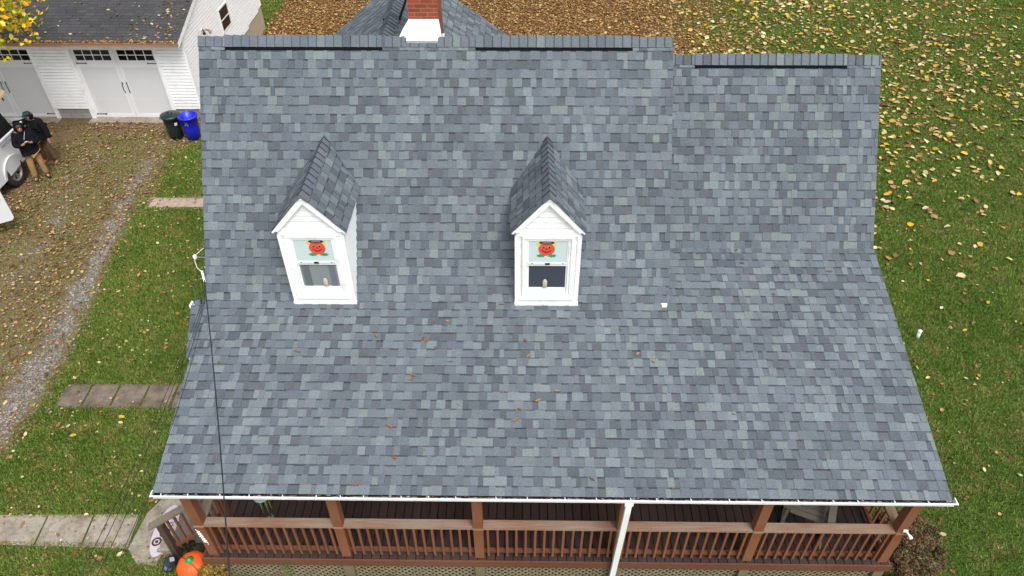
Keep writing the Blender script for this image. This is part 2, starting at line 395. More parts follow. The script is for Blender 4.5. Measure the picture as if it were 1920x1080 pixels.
# walls
m = MB()
yb = 2 * RM.y - BM.y
ylow = BM.y - .02
def gwall(x0, x1, pts): m.prism([Vector((x0, y, z)) for y, z in pts], (x1 - x0, 0, 0))
gwall(.22, XM - .1, [(2.25, GZ), (yb, GZ), (yb, BM.z - .25), (RM.y, RM.z - .12), (BM.y + .05, BM.z - .12), (2.25, .5)])
gwall(XM - .09, XR - .3, [(2.27, GZ), (yb - .1, GZ), (yb - .1, .6), (RR.y, RR.z - .12), (BR.y + .05, BR.z - .12), (2.27, .5)])
m.build('wall', SID, H)
# ridge caps
f_ = Vector((0, -math.cos(A1), -math.sin(A1))); b_ = Vector((0, math.cos(A1), -math.sin(A1)))
fr_ = Vector((0, -math.cos(A1R), -math.sin(A1R))); br_ = Vector((0, math.cos(A1R), -math.sin(A1R)))
ridge_caps((-.05, RM.y, RM.z), (1, 0, 0), f_, b_, XM + .05, 21).build('ridge_cap', SHG, H)
ridge_caps((XM + .01, RR.y, RR.z), (1, 0, 0), fr_, br_, XR - XM - .02, 22).build('ridge_cap', SHG, H)
def vent(x0, x1, ry, rz, f, b, seed):
    g = MB()
    for w in (f, b):
        n = Vector((1, 0, 0)).cross(w); n = n if n.z > 0 else -n
        P = Vector((x0, ry, rz)); o = n * .003
        A = [P + o, P + w * .192 + o, P + w * .192 + o + n * .012, P + o + n * .012]
        g.prism(A, (x1 - x0, 0, 0), (1, 1, 1))
        for k in range(int((x1 - x0) / .05)):
            q = P + Vector((.02 + k * .05, 0, 0)) + w * .192 + o
            g.prism([q, q + w * .006, q + w * .006 + n * .012, q + n * .012], (.012, 0, 0), (1, 1, 1))
    o = g.build('ridge_vent', BLACK, H)
    ridge_caps((x0, ry, rz), (1, 0, 0), f, b, x1 - x0, seed, lift=.019, half=.172).build('vent_cap', SHG, o)
vent(.38, 2.89, RM.y, RM.z, f_, b_, 23); vent(4.37, 6.85, RM.y, RM.z, f_, b_, 24); vent(7.97, 10.48, RR.y, RR.z, fr_, br_, 25)
# small hood roof at the left corner
hA, hB = Vector((0, 2.36, .23)), Vector((0, 3.05, .75)); hv = (hB - hA); hl = hv.length
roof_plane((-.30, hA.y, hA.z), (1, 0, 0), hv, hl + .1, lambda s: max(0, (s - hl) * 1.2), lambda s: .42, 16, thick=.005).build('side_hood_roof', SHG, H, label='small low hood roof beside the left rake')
m = MB(); m.prism([Vector((-.28, hA.y + .03, hA.z - .03)), Vector((-.28, hB.y + .05, hB.z - .03)), Vector((-.28, hB.y + .05, -.2)), Vector((-.28, hA.y + .03, -.2))], (.55, 0, 0))
m.box((-.33, hB.y - .02, hB.z - .06), (-.30, hB.y + .1, hB.z)); m.build('hood_soffit', TRIM, H)
# rear gable wing
WX, WZ = 2.80, 4.02
for sgn, ang, nmn, sd_ in ((-1, 39.2, 'rear_wing_roof', 31), (1, 35.5, 'rear_wing_roof', 32)):
    a = R_(ang); L_ = 3.6; up = Vector((-sgn * math.cos(a), 0, math.sin(a))); P = Vector((WX, 0, WZ)) - up * L_
    if sgn < 0: P0 = P + Vector((0, 9.65, 0)); u = (0, -1, 0)
    else: P0 = P + Vector((0, 5.74, 0)); u = (0, 1, 0)
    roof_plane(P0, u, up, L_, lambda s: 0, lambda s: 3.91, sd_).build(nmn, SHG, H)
wl_, wr_ = Vector((-math.cos(R_(39.2)), 0, -math.sin(R_(39.2)))), Vector((math.cos(R_(35.5)), 0, -math.sin(R_(35.5))))
ridge_caps((WX, 5.76, WZ), (0, 1, 0), wl_, wr_, 1.29, 33, half=.16).build('ridge_cap', SHG, H)
g = MB()
for w in (wl_, wr_):
    n = Vector((0, 1, 0)).cross(w); n = n if n.z > 0 else -n; P = Vector((WX, 7.03, WZ)) + n * .012
    g.prism([P, P + w * .18, P + w * .175 + n * .02, P + n * .02], (0, 2.2, 0))
o = g.build('ridge_vent', BLACK, H)
ridge_caps((WX, 7.03, WZ), (0, 1, 0), wl_, wr_, 2.2, 34, lift=.048, half=.165).build('vent_cap', SHG, o)
m = MB(); m.prism([Vector((WX - 2.4, 6, GZ)), Vector((WX + 2.4, 6, GZ)), Vector((WX + 2.4, 6, 2.2)), Vector((WX, 6, 3.9)), Vector((WX - 2.4, 6, 2.0))], (0, 3.5, 0)); m.build('rear_wing_wall', SID, H)
# chimney
m = MB(); m.box((0, 0, 0), (.475, .62, 2.1)); m.box((-.04, -.04, 2.1), (.515, .66, 2.2))
ch = m.build('chimney', BRK, H, loc=(3.285, 5.9, 3.6))
FL = m_plain('white_flashing_metal', (.84, .84, .84), .4, .03)
m = MB()
z1 = 4.385 - 3.6
def rel(x, y, z): return Vector((x - 3.285, y - 5.9, z - 3.6))
m.prism([rel(3.285, 5.885, 4.385), rel(3.765, 5.885, 4.385), rel(3.775, 5.50, 4.195), rel(3.275, 5.50, 4.195)], (0, .004, -.012))
m.prism([rel(3.275, 5.50, 4.19), rel(3.775, 5.50, 4.19), rel(3.775, 5.53, 4.13), rel(3.275, 5.53, 4.13)], (0, .01, .0))
m.prism([rel(3.283, 5.884, 4.38), rel(3.273, 5.56, 4.222), rel(3.15, 5.60, 4.20), rel(3.20, 5.82, 4.27)], (0, .004, -.01))
m.prism([rel(3.767, 5.884, 4.38), rel(3.777, 5.56, 4.222), rel(3.83, 5.60, 4.20), rel(3.80, 5.75, 4.27)], (0, .004, -.01))
m.box(tuple(rel(3.84, 5.62, 4.17)), tuple(rel(3.87, 5.66, 4.24)))
m.build('chimney_flashing', FL, ch)

# ---------------------------------------------------------------- dormers
PANE = m_plain('white_window_shade', rgb(220, 236, 236, .75), .25, .03, 2)
NETG = m_glass('grey_curtained_glass', rgb(158, 168, 168), .2); NETG2 = m_glass('screened_glass', rgb(76, 82, 94), .35)
def dormer(xc, tag_, curtain, seed):
    w = .49; y0 = 2.985; zb = BM.z - .01; ze = 2.29; zr = 2.975; rs = .55; PA = 49
    m = MB()
    # walls with lapped siding: front pieces beside and above the window, both cheeks
    body = [Vector((xc - w, y0 + .03, zb)), Vector((xc + w, y0 + .03, zb)), Vector((xc + w, y0 + .03, ze)), Vector((xc, y0 + .03, ze + w * math.tan(R_(PA)))), Vector((xc - w, y0 + .03, ze))]
    m.prism([p - Vector((0, 0, .25)) if p.z == zb else p for p in body], (0, .09, 0))
    for sx in (-1, 1):
        zz = zb - .05
        while zz < ze:
            z2 = min(zz + .1, ze); x = xc + sx * w
            yb0 = BM.y + (zz - BM.z) / math.tan(A1) + .06; yb1 = BM.y + (z2 - BM.z) / math.tan(A1) + .06
            m.face([(x + sx * .014, y0 + .02, zz), (x + sx * .014, yb0, zz), (x, yb1, z2), (x, y0 + .02, z2)])
            m.face([(x, y0 + .02, zz), (x, yb0, zz), (x + sx * .014, yb0, zz), (x + sx * .014, y0 + .02, zz)])
            zz = z2
    # gable siding courses
    zz = ze + .0
    while zz < ze + .46:
        z2 = zz + .1; h0 = max(0, w - (zz - ze) / math.tan(R_(PA))); h1 = max(0, w - (z2 - ze) / math.tan(R_(PA)))
        m.face([(xc - h0, y0 + .012, zz), (xc + h0, y0 + .012, zz), (xc + h1, y0 + .027, z2), (xc - h1, y0 + .027, z2)])
        zz = z2
    for sx in (-1, 1):
        zz = zb
        while zz < ze - .02:
            z2 = min(zz + .1, ze)
            a, b = (xc + sx * (w - .015), xc + sx * .385); x0, x1 = min(a, b), max(a, b)
            m.face([(x0, y0 + .012, zz), (x1, y0 + .012, zz), (x1, y0 + .027, z2), (x0, y0 + .027, z2)]); m.face([(x0, y0 + .03, zz), (x1, y0 + .03, zz), (x1, y0 + .012, zz), (x0, y0 + .012, zz)])
            zz = z2
    dw = m.build('dormer', SID, H, label=tag_)
    # roof
    top = 5.15
    for sx in (-1, 1):
        up = Vector((-sx * math.cos(R_(PA)), 0, math.sin(R_(PA)))); L_ = rs / math.cos(R_(PA)) + .02
        ridge = Vector((xc, 0, zr)); P = ridge - up * L_
        if sx < 0: P0 = P + Vector((0, top, 0)); u = (0, -1, 0); ln = top - y0 + .06
        else: P0 = P + Vector((0, y0 - .06, 0)); u = (0, 1, 0); ln = top - y0 + .06
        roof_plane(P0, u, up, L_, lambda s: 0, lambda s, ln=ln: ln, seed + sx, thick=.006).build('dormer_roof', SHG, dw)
    wa, wb = Vector((-math.cos(R_(PA)), 0, -math.sin(R_(PA)))), Vector((math.cos(R_(PA)), 0, -math.sin(R_(PA))))
    ridge_caps((xc, y0 - .065, zr), (0, 1, 0), wa, wb, 2.0, seed + 5, half=.135, e=.15, TK=.015).build('ridge_cap', SHG, dw)
    # rake trim
    t = MB()
    for w_ in (wa, wb):
        n = Vector((0, 1, 0)).cross(w_); n = n if n.z > 0 else -n; P = Vector((xc, y0 - (.05 if w_ is wa else .0475), zr)) - n * .006; LL = rs / math.cos(R_(PA)) + .01
        t.prism([P, P + w_ * LL, P + w_ * LL - n * .03, P - n * .045], (0, .05, 0))
        t.prism([P - n * .045, P + w_ * (LL - .04) - n * .032, P + w_ * (LL - .08) - n * .07, P - n * .09], (0, .085, 0))
        t.prism([P + Vector((0, .052, 0)), P + w_ * LL + Vector((0, .052, 0)), P + w_ * LL - n * .03 + Vector((0, .052, 0)), P - n * .03 + Vector((0, .052, 0))], (0, 1.2 if False else .25, 0))
    t.box((xc - .48, y0 - .012, ze - .045), (xc + .48, y0 + .03, ze + .03))
    t.prism([Vector((xc - .07, y0 - .064, zr - .06)), Vector((xc + .07, y0 - .064, zr - .06)), Vector((xc, y0 - .064, zr + .012))], (0, .012, 0))
    t.build('rake_trim', TRIM, dw)
    t = MB(); t.box((xc - w - .02, y0 - .03, zb - .02), (xc + w + .02, y0 + .03, zb + .04))
    t.box((xc - w - .012, y0 - .008, zb + .035), (xc - w + .05, y0 + .03, ze - .045)); t.box((xc + w - .05, y0 - .008, zb + .035), (xc + w + .012, y0 + .03, ze - .045))
    t.box((xc - .43, y0 - .05, zb + .13), (xc + .43, y0 + .03, zb + .165)); t.box((xc - .46, y0 - .02, zb + .037), (xc + .46, y0 + .03, zb + .128))
    t.build('corner_trim', TRIM, dw)
    # window
    wx, wz0, wz1, zm = .29, 1.16, 2.17, 1.70
    t = MB()
    def fr(x0, x1, z0, z1, y, d, bw): 
        t.box((x0, y, z0), (x0 + bw, y + d, z1)); t.box((x1 - bw, y, z0), (x1, y + d, z1)); t.box((x0 + bw, y, z0), (x1 - bw, y + d, z0 + bw)); t.box((x0 + bw, y, z1 - bw), (x1 - bw, y + d, z1))
    fr(xc - .385, xc + .385, 1.06, 2.25, y0 - .03, .06, .035); fr(xc - .348, xc + .348, 1.10, 2.21, y0 - .012, .035, .036)
    fr(xc - .31, xc + .31, zm - .02, 2.172, y0 - .003, .028, .018); fr(xc - .31, xc + .31, 1.14, zm + .018, y0 - .008 + .028, .02, .024); t.box((xc - .286, y0 + .017, 1.164), (xc + .286, y0 + .038, 1.225))
    wf = t.build('window_frame', TRIM, dw)
    t = MB(); t.box((xc - .293, y0 + .006, zm), (xc + .293, y0 + .012, 2.156)); t.build('upper_pane', PANE, dw, label='upper window pane backed by a pale shade')
    t = MB(); t.box((xc - .29, y0 + .022, 1.20), (xc + .29, y0 + .026, zm - .01)); t.build('lower_pane', NETG if curtain else NETG2, dw)
    t = MB(); t.box((xc - .291, y0 - .002, zm + .004), (xc + .291, y0 + .004, zm + .045), (.72, .76, .76)); t.box((xc - .292, y0 - .004, zm + .0), (xc + .292, y0 + .003, zm + .004), (.03, .03, .03))
    t.box((xc - .035, y0 - .012, zm + .002), (xc + .035, y0 - .001, zm + .036), (.02, .02, .02))
    for s_ in (-1, 1): t.box((xc + s_ * .235 - .012, y0 - .006, zm + .02), (xc + s_ * .235 + .012, y0 - .001, zm + .03), (.05, .05, .05))
    if curtain:
        t.box((xc - .255, y0 + .018, 1.19), (xc - .14, y0 + .021, zm - .02), (.12, .13, .15)); t.box((xc + .16, y0 + .018, 1.19), (xc + .258, y0 + .021, zm - .02), (.14, .15, .17))
    t.build('sash_rail', ATT, dw)
    # jack o' lantern picture taped to the pane
    dx, dz = xc + (.06 if curtain else -.02), 2.0
    y1 = y0 + .001
    def disc(mb, cx, cz, rx, rz, col, y, n=20, wob=0, a0=0, a1=2 * math.pi):
        pts = [Vector((cx + rx * math.cos(a0 + (a1 - a0) * k / n) * (1 + wob * (k % 2)), y, cz + rz * math.sin(a0 + (a1 - a0) * k / n) * (1 + wob * (k % 2)))) for k in range(n)]
        mb.prism(pts, (0, .002, 0), col)
    d = MB(); OR = rgb(232, 88, 62, .8); DK = (.03, .015, .01)
    disc(d, dx - .085, dz - .125, .075, .035, (.02, .30, .12), y1 + .002, 14, -.3); disc(d, dx + .085, dz - .125, .075, .035, (.02, .30, .12), y1 + .002, 14, -.3)
    disc(d, dx - .11, dz + .10, .05, .04, (.75, .55, .03), y1 + .002, 12, -.35); disc(d, dx + .11, dz + .10, .05, .04, (.70, .60, .03), y1 + .002, 12, -.35)
    disc(d, dx, dz, .125, .12, OR, y1, 24)
    disc(d, dx, dz + .125, .115, .032, (.03, .02, .02), y1 - .002, 20); d.box((dx - .07, y1 - .004, dz + .112), (dx + .07, y1 - .002, dz + .148), (.18, .16, .16))
    for s_ in (-1, 1): disc(d, dx + s_ * .045 - .008, dz + .04, .024, .02, (.5, .28, .2), y1 - .0025, 12); disc(d, dx + s_ * .045 - .004, dz + .038, .015, .017, DK, y1 - .005, 12)
    d.prism([Vector((dx - .018, y1 - .002, dz - .005)), Vector((dx + .018, y1 - .002, dz - .005)), Vector((dx, y1 - .002, dz + .022))], (0, .001, 0), DK)
    pts = [(-.075, -.02), (-.05, -.06), (-.028, -.052), (-.02, -.068), (.0, -.07), (.02, -.068), (.028, -.052), (.05, -.06), (.075, -.02), (.045, -.04), (0, -.05), (-.045, -.04)]
    for k in range(len(pts) // 2 - 1):
        a, b, c_, e_ = pts[k], pts[k + 1], pts[len(pts) - 2 - k if k else 11], pts[11 - k]
    for k in range(10):
        t0 = -1 + k * .2; t1 = t0 + .2
        zz0 = -.055 + .04 * t0 * t0; zz1 = -.055 + .04 * t1 * t1; th = .014 if k % 3 else .022
        d.prism([Vector((dx + .07 * t0, y1 - .002, dz + zz0 - th / 2)), Vector((dx + .07 * t1, y1 - .002, dz + zz1 - th / 2)), Vector((dx + .07 * t1, y1 - .002, dz + zz1 + th / 2)), Vector((dx + .07 * t0, y1 - .002, dz + zz0 + th / 2))], (0, .001, 0), DK)
    d.build('pumpkin_picture', ATT, None, label='orange jack-o-lantern picture with dark hat in the ' + ('left' if curtain else 'right') + ' dormer window', cat='window picture')
    d = MB(); d.lathe([(.0, .0), (.036, .0), (.036, .11), (.03, .14), (.012, .165), (0, .17)], (xc + (.07 if curtain else -.03), y0 - .002, 1.235), 14, (.5, .47, .38))
    o = d.build('candle_lamp', ATT, None, True, label='pale candle lamp on the sill inside the ' + ('left' if curtain else 'right') + ' dormer window', cat='candle lamp')
    o.scale = (1, .35, 1); o.location = (0, (y0 + .010) * .65, 0)
dormer(1.955, 'left dormer with grey curtains behind its lower pane', True, 41)
dormer(5.515, 'right dormer with a dark lower pane', False, 51)

# white vent plug on the roof
m = MB(); m.box((7.37, 2.93, .875), (7.45, 2.99, .915)); m.box((7.36, 2.985, .87), (7.46, 3.0, .905))
m.build('flashing_tab', FL, None, label='small white metal tab lying on the grey shingles right of the right dormer', cat='metal tab')

# ---------------------------------------------------------------- gutter and downspout
m = MB()
gy0, gy1, gz = .03, -.048, -.014
m.prism([Vector((-.02, gy1, gz - .004)), Vector((-.02, gy1 + .045, gz - .06)), Vector((-.02, gy1 + .045, gz - .115)), Vector((-.02, gy1 + .051, gz - .115)), Vector((-.02, gy1 + .051, gz - .06)), Vector((-.02, gy1 + .008, gz - .002))], (XR + .08, 0, 0)); m.box((-.02, gy1 - .006, gz - .008), (XR + .06, gy1 + .012, gz + .004))
m.box((-.02, gy1 + .045, gz - .121), (XR + .06, gy0 + .02, gz - .115))
for x in (-.03, XR + .055): m.prism([Vector((x, gy1 - .01, gz - .012)), Vector((x, gy1 - .01, gz + .008)), Vector((x, gy0 + .02, gz + .008)), Vector((x, gy0 + .02, gz - .12)), Vector((x, gy1 + .044, gz - .12)), Vector((x, gy1 + .044, gz - .06))], (.014, 0, 0))
m.box((.0, .05, gz - .16), (XR, .065, -.075))
gut = m.build('gutter', GUT, H)
x = .12; rn = random.Random(3)
while x < XR:
    m = MB(); m.prism([Vector((x - .006, gy1 + .014, gz - .004)), Vector((x + .006, gy1 + .014, gz - .004)), Vector((x - .002, .0, gz - .004)), Vector((x - .014, .0, gz - .004))], (0, 0, .007)); m.build('gutter_strap', GUT, gut); x += rn.uniform(.32, .56)
m = MB(); dx = 6.64
m.box((dx - .06, gy1 + .035, gz - .19), (dx + .06, gy1 + .12, gz - .122)); 
m.bar((dx, .03, -.15), (dx - .01, .0, -.36), .085, .065, up=(0, 1, 0)); m.bar((dx - .01, .0, -.34), (dx - .04, .12, -2.62), .085, .065, up=(0, 1, 0)); m.bar((dx - .04, .12, -2.6), (dx - .04, -.12, GZ + .08), .085, .065, up=(0, 1, 0))
m.build('downspout', GUT, H)
m = MB(); rn = random.Random(5)
for k in range(1500):
    x = rn.uniform(.0, XR); y = rn.uniform(gy1 + .014, .012); z = gz - rn.uniform(.008, .03); s_ = rn.uniform(.01, .035)
    c = rn.choice((rgb(60, 44, 36), rgb(40, 32, 30), rgb(120, 96, 78), rgb(24, 22, 24), rgb(176, 176, 180), rgb(136, 60, 40)))
    a = rn.uniform(0, 6.28); d = Vector((math.cos(a) * s_, math.sin(a) * s_ * .4, 0)); e_ = Vector((-math.sin(a) * s_ * .5, math.cos(a) * s_ * .3, rn.uniform(-.01, .01)))
    P = Vector((x, y, z)); m.face([P - d, P - e_, P + d, P + e_], c)
for k in range(110):
    x = k * .1; m.box((x, gy1 + .053, gz - .105), (x + .0999, .03, gz - .03 + rn.uniform(-.008, .004)), rgb(26, 24, 26)); m.face([(x, gy1 + .012, gz - .012), (x + .0999, gy1 + .012, gz - .012), (x + .0999, gy1 + .06, gz - .035), (x, gy1 + .06, gz - .035)], rn.choice((rgb(190, 192, 196), rgb(60, 54, 52), rgb(200, 200, 204), rgb(150, 150, 156))))
m.build('gutter_litter', LEAF, None, label='wet dead leaves and grit lying along the white gutter', cat='leaf litter', kind='stuff')

# ---------------------------------------------------------------- porch
DZ = -2.1
m = MB(); rn = random.Random(8); x = .05
while x < 10.98:
    k = rn.uniform(.8, 1.15); m.box((x, .19, DZ - .035), (min(x + .129, 10.98), 2.26, DZ), (k, k, k)); x += .142
m.build('deck_floor', DECK, H)
m = MB(); m.box((.02, .16, DZ - .165), (5.3, .187, DZ - .001)); m.box((5.303, .16, DZ - .165), (11.0, .187, DZ - .001), (.92, .92, .92)); m.box((.02, .19, DZ - .2), (.046, 2.2, DZ - .037)); m.box((10.985, .19, DZ - .2), (11.01, 2.2, DZ - .037))
m.build('rim_board', CEDX, H)
m = MB(); m.box((.0, .24, -.22), (11.02, .36, -.02), (.9, .9, .9)); m.box((.0, .37, -.06), (11.02, 2.24, -.04), (.8, .8, .8)); m.build('porch_beam', CEDX, H)
PX = [.21, 2.35, 4.48, 6.66, 8.72, 10.86]
for i, x in enumerate(PX):
    m = MB(); m.box((-.075, -.075, DZ), (.075, .075, -.22)); m.build('porch_post', CEDAR, H, loc=(x, .30, 0), bevel=.006)
    m = MB(); m.box((-.08, -.04, GZ - .1), (.08, .03, DZ - .168)); m.build('skirt_post', SKIRT, H, loc=(x, .21, 0))
def railing(p, q, mat_cap, balu=True):
    p = Vector(p); q = Vector(q); d = (q - p); L_ = d.length; d.normalize(); up = Vector((0, 0, 1))
    r = MB(); r.bar(p + up * .12, q + up * .12, .05, .07); rl = r.build('railing', CEDX, H)
    c = MB(); c.bar(p + up * .86, q + up * .86, .15, .036); cc = c.build('rail_cap', mat_cap, rl)
    side = Vector((d.y, -d.x, 0)); n = int(round(L_ / .142)); 
    for k in range(n):
        t = (k + .5) * L_ / n; b = MB(); P = p + d * t + side * .045 + Vector((random.uniform(-.004, .004), 0, 0))
        b.box((-.017, -.017, .045), (.017, .017, .84)); kk = random.uniform(.85, 1.1)
        b.c = [(kk, kk, kk)] * len(b.c); b.build('baluster', CEDAR, rl, loc=tuple(P))
    return rl
for a, b in zip(PX, PX[1:]): railing((a + .075, .30, DZ), (b - .075, .30, DZ), CAPX)
# cap pieces carried round each post so the run reads continuous
for x in PX:
    m = MB(); m.box((x - .078, .212, DZ + .842), (x + .078, .223, DZ + .878)); m.build('cap_nosing', CAPX, H)
railing((10.86, .38, DZ), (10.86, 2.2, DZ), CAPY)
railing((.21, .38, DZ), (.21, .86, DZ), CAPY)
m = MB(); m.box((-.06, -.06, DZ), (.06, .06, DZ + .95)); m.build('stair_post', CEDAR, H, loc=(.21, .92, 0))
# lattice
for a, b in zip(PX, PX[1:]):
    m = MB(); z0, z1 = GZ - .05, DZ - .17; hgt = z1 - z0; x = a + .08 - hgt; k = 0
    while x < b - .08:
        for sg in (0, 1):
            xa, xb = (x, x + hgt) if sg == 0 else (x + hgt, x)
            # clip to bay
            P = Vector((xa, .225 + .011 * sg, z0)); Q = Vector((xb, .225 + .011 * sg, z1)); lo_, hi_ = a + .085, b - .085
            def clipx(P, Q, lim, side):
                if side * (P.x - lim) < 0 and side * (Q.x - lim) < 0: return None
                if side * (P.x - lim) < 0: t = (lim - P.x) / (Q.x - P.x); P = P + (Q - P) * t
                elif side * (Q.x - lim) < 0: t = (lim - P.x) / (Q.x - P.x); Q = P + (Q - P) * t
                return P, Q
            r = clipx(P, Q, lo_, 1)
            if r: r = clipx(*r, hi_, -1)
            if r and (r[0] - r[1]).length > .03:
                kk = random.uniform(.85, 1.12); m.bar(r[0], r[1], .008, .025, (kk, kk, kk), up=(0, -1, 0) if False else (Q - P).cross(Vector((0, 1, 0))))
        x += .11
    m.build('lattice_panel', LAT, H)
m = MB(); m.box((.25, .5, GZ), (10.8, .52, DZ - .22)); m.build('porch_shade_board', m_plain('painted_shade_black', (.02, .018, .016), .9), H)  # near-black board added in place of the shade behind the lattice
# side steps
STONE = m_concrete('grey_paver', rgb(150, 146, 140), rgb(128, 122, 114))
m = MB()
for k in range(3):
    z = DZ - .175 * (k + 1); x1 = .03 - .29 * k; x0 = x1 - .30
    for j in range(4):
        m.box((x0, .72 + j * .32, z - .17 - .002 * k), (x1 - .005, .72 + j * .32 + .313, z), (1, 1, 1))
m.build('porch_steps', STONE, H)
sr = MB(); sr.bar((.17, .80, -1.24), (-.86, .53, -1.80), .13, .038); srl = sr.build('stair_rail', OLDW, H)
m = MB(); m.bar((-.68, .56, GZ), (-.68, .56, -1.74), .10, .10); m.build('newel_post', m_wood('dark_weathered_post', rgb(96, 72, 56), rgb(70, 50, 40), rgb(110, 96, 80), .6, 2), srl)
for k in range(6):
    t = (k + .6) / 6.6; x = .10 - t * .80; y = .785 - t * .21; m = MB(); m.box((-.017, -.017, -1.27 - t * .53 - .80), (.017, .017, -1.27 - t * .53)); m.build('baluster', CEDAR, srl, loc=(x, y, 0))
m = MB(); m.bar((.13, .80, -2.04), (-.74, .57, -2.50), .05, .07); m.build('lower_rail', CEDX, srl)
m = MB(); m.box((-1.02, .60, GZ), (-.74, .84, GZ + .15)); m.build('stone_block', CONC, None, label='rough grey stone block at the foot of the porch stair post', cat='stone block')
# porch lamp on right corner post
m = MB(); m.box((10.86, .205, -1.17), (10.93, .222, -1.12), (.8, .8, .8)); m.tube([(10.91, .21, -1.15), (10.94, .17, -1.18), (10.96, .16, -1.20)], [.014, .015, .022], 10, (.8, .8, .8)); m.tube([(10.96, .16, -1.20), (10.975, .145, -1.225)], [.026, .03], 12, (.82, .82, .82)); m.tube([(10.973, .142, -1.227), (10.976, .138, -1.232)], [.012, .012], 8, (.3, .3, .3)); m.box((10.925, .165, -1.225), (10.94, .18, -1.205), (.05, .05, .05))
m.build('flood_lamp', ATTG, H, label='white flood lamp on the right corner post')

# ---------------------------------------------------------------- things on and near the porch
# wind chime
wc = empty('wind_chime', (1.12, .62, -1.44), 0, 'green tube wind chime hanging behind the left end of the gutter', 'wind chime')
m = MB(); m.lathe([(0, .0), (.12, .0), (.13, .015), (.12, .03), (0, .035)], (0, 0, .42), 18, rgb(170, 190, 190)); m.build('top_disc', ATT, wc, True)
for k in range(5):
    a = k * 1.257 + .3; m = MB(); m.tube([(.075 * math.cos(a), .05 * math.sin(a), .40), (.075 * math.cos(a), .05 * math.sin(a), -.06 - .03 * (k % 3))], .012, 8, rgb(128, 136, 74)); m.build('chime_tube', ATTG, wc, True)
m = MB(); m.tube([(0, 0, .42), (0, 0, -.14)], .003, 5, (.1, .1, .1)); m.lathe([(0, -.004), (.04, -.004), (.05, 0), (.04, .004), (0, .004)], (0, 0, .1), 12, (.02, .02, .02)); m.prism([Vector((-.05, 0, -.2)), Vector((.0, -.03, -.24)), Vector((.06, 0, -.17)), Vector((.02, .02, -.13))], (0, .01, .012), rgb(120, 136, 136)); m.build('wind_sail', ATT, wc)
m = MB(); m.tube([(0, 0, .42), (0, 0, 1.38)], .004, 5, (.1, .1, .1)); m.build('hanging_cord', ATT, wc)
# porch rocker
rk = empty('rocking_chair', (9.82, .98, DZ), R_(-24), 'weathered grey wooden rocking chair on the deck between the last two porch posts', 'rocking chair')
WG = m_wood('grey_chair_wood', rgb(140, 132, 118), rgb(112, 104, 92), rgb(150, 144, 130), .8, 0)
m = MB()
for k in range(5): m.box((-.26, -.26 + k * .105, .41), (.26, -.165 + k * .105, .432))
m.build('seat', WG, rk)
m = MB()
for k in range(5): m.bar((-.22 + k * .11, .24, .43), (-.22 + k * .11, .46, 1.12), .075, .015, up=(0, 1, 0))
m.bar((-.27, .465, 1.1), (.27, .465, 1.1), .03, .09); m.build('backrest', WG, rk)
for sx in (-1, 1):
    m = MB(); m.box((sx * .33 - .055, -.36, .62), (sx * .33 + .055, .32, .645)); m.build('armrest', WG, rk)
    m = MB(); m.bar((sx * .31, -.27, .06), (sx * .31, -.29, .62), .05, .05); m.build('leg', WG, rk)
    m = MB(); m.bar((sx * .31, .26, .06), (sx * .31, .30, .66), .05, .05); m.build('leg', WG, rk)
    m = MB(); pr = [(sx * .31, -.5 + k * .11, .03 + .35 * (-.5 + k * .11) ** 2) for k in range(11)]
    for a, b in zip(pr, pr[1:]): m.bar(a, b, .035, .05)
    m.build('rocker', WG, rk)
# inflatable pumpkin
pk = empty('pumpkin_decoration', (-.25, .17, GZ), 0, 'big glossy orange pumpkin decoration with green stem at the foot of the porch corner', 'pumpkin'); pk.location = (-.24, .23, GZ); pk.scale = (.87, .87, .87)
rib = lambda t, z: 1 - .035 * abs(math.sin(6 * t)) ** .35 * 0 + .06 * (abs(math.sin(5 * t)) ** .6 - .7)
prof = [(max(0, .30 * math.sin(a) ** .8), .31 - .30 * math.cos(a)) for a in [math.pi * k / 18 for k in range(19)]]
m = MB(); m.lathe(prof, (0, 0, 0), 72, rgb(250, 98, 26, .8), fn=rib); m.build('pumpkin_body', m_plain('orange_plastic', (1, 1, 1), .5, .1, 5, useattr=True), pk, True)
m = MB(); m.lathe([(.085, .0), (.08, .03), (.05, .05), (.035, .075), (0, .08)], (0, 0, .588), 16, (.01, .26, .07)); m.build('stem', ATTG, pk, True)
m = MB()
def onp(th, ph, off=.006):
    r = .30 * math.sin(ph) ** .8 * rib(th, 0) + off; return Vector((r * math.cos(th), r * math.sin(th), .31 - (.30 + off) * math.cos(ph)))
def patch(pts, c):
    m.face([onp(a, b, .008) for a, b in pts], c)
for c0, c1 in ((R_(212), 1.75), (R_(246), 1.82)): patch([(c0 - .17, c1 - .12), (c0 + .17, c1 - .12), (c0, c1 + .26)], (.02, .01, .005))
patch([(R_(222), 1.55), (R_(234), 1.55), (R_(228), 1.72)], (.02, .01, .005))
for k in range(7): patch([(R_(205 + k * 8), 1.3 + .012 * (k - 3) ** 2), (R_(213 + k * 8), 1.3 + .012 * (k - 2) ** 2), (R_(213 + k * 8), 1.4 + .012 * (k - 2) ** 2), (R_(205 + k * 8), 1.4 + .012 * (k - 3) ** 2)], (.02, .01, .005))
m.build('carved_face', ATT, pk)
m = MB()
sp = []
for k in range(15):
    t = k / 14; x = -.25 + .47 * t; y = .12 - .30 * t
    r2 = min(.98, math.hypot(x, y) / .30) ** 1.25; z = .31 + .30 * math.sqrt(1 - r2 * r2) + .008; sp.append((x, y, z))
m.tube(sp, .006, 6, (.015, .01, .01)); m.build('tie_strap', ATT, pk)
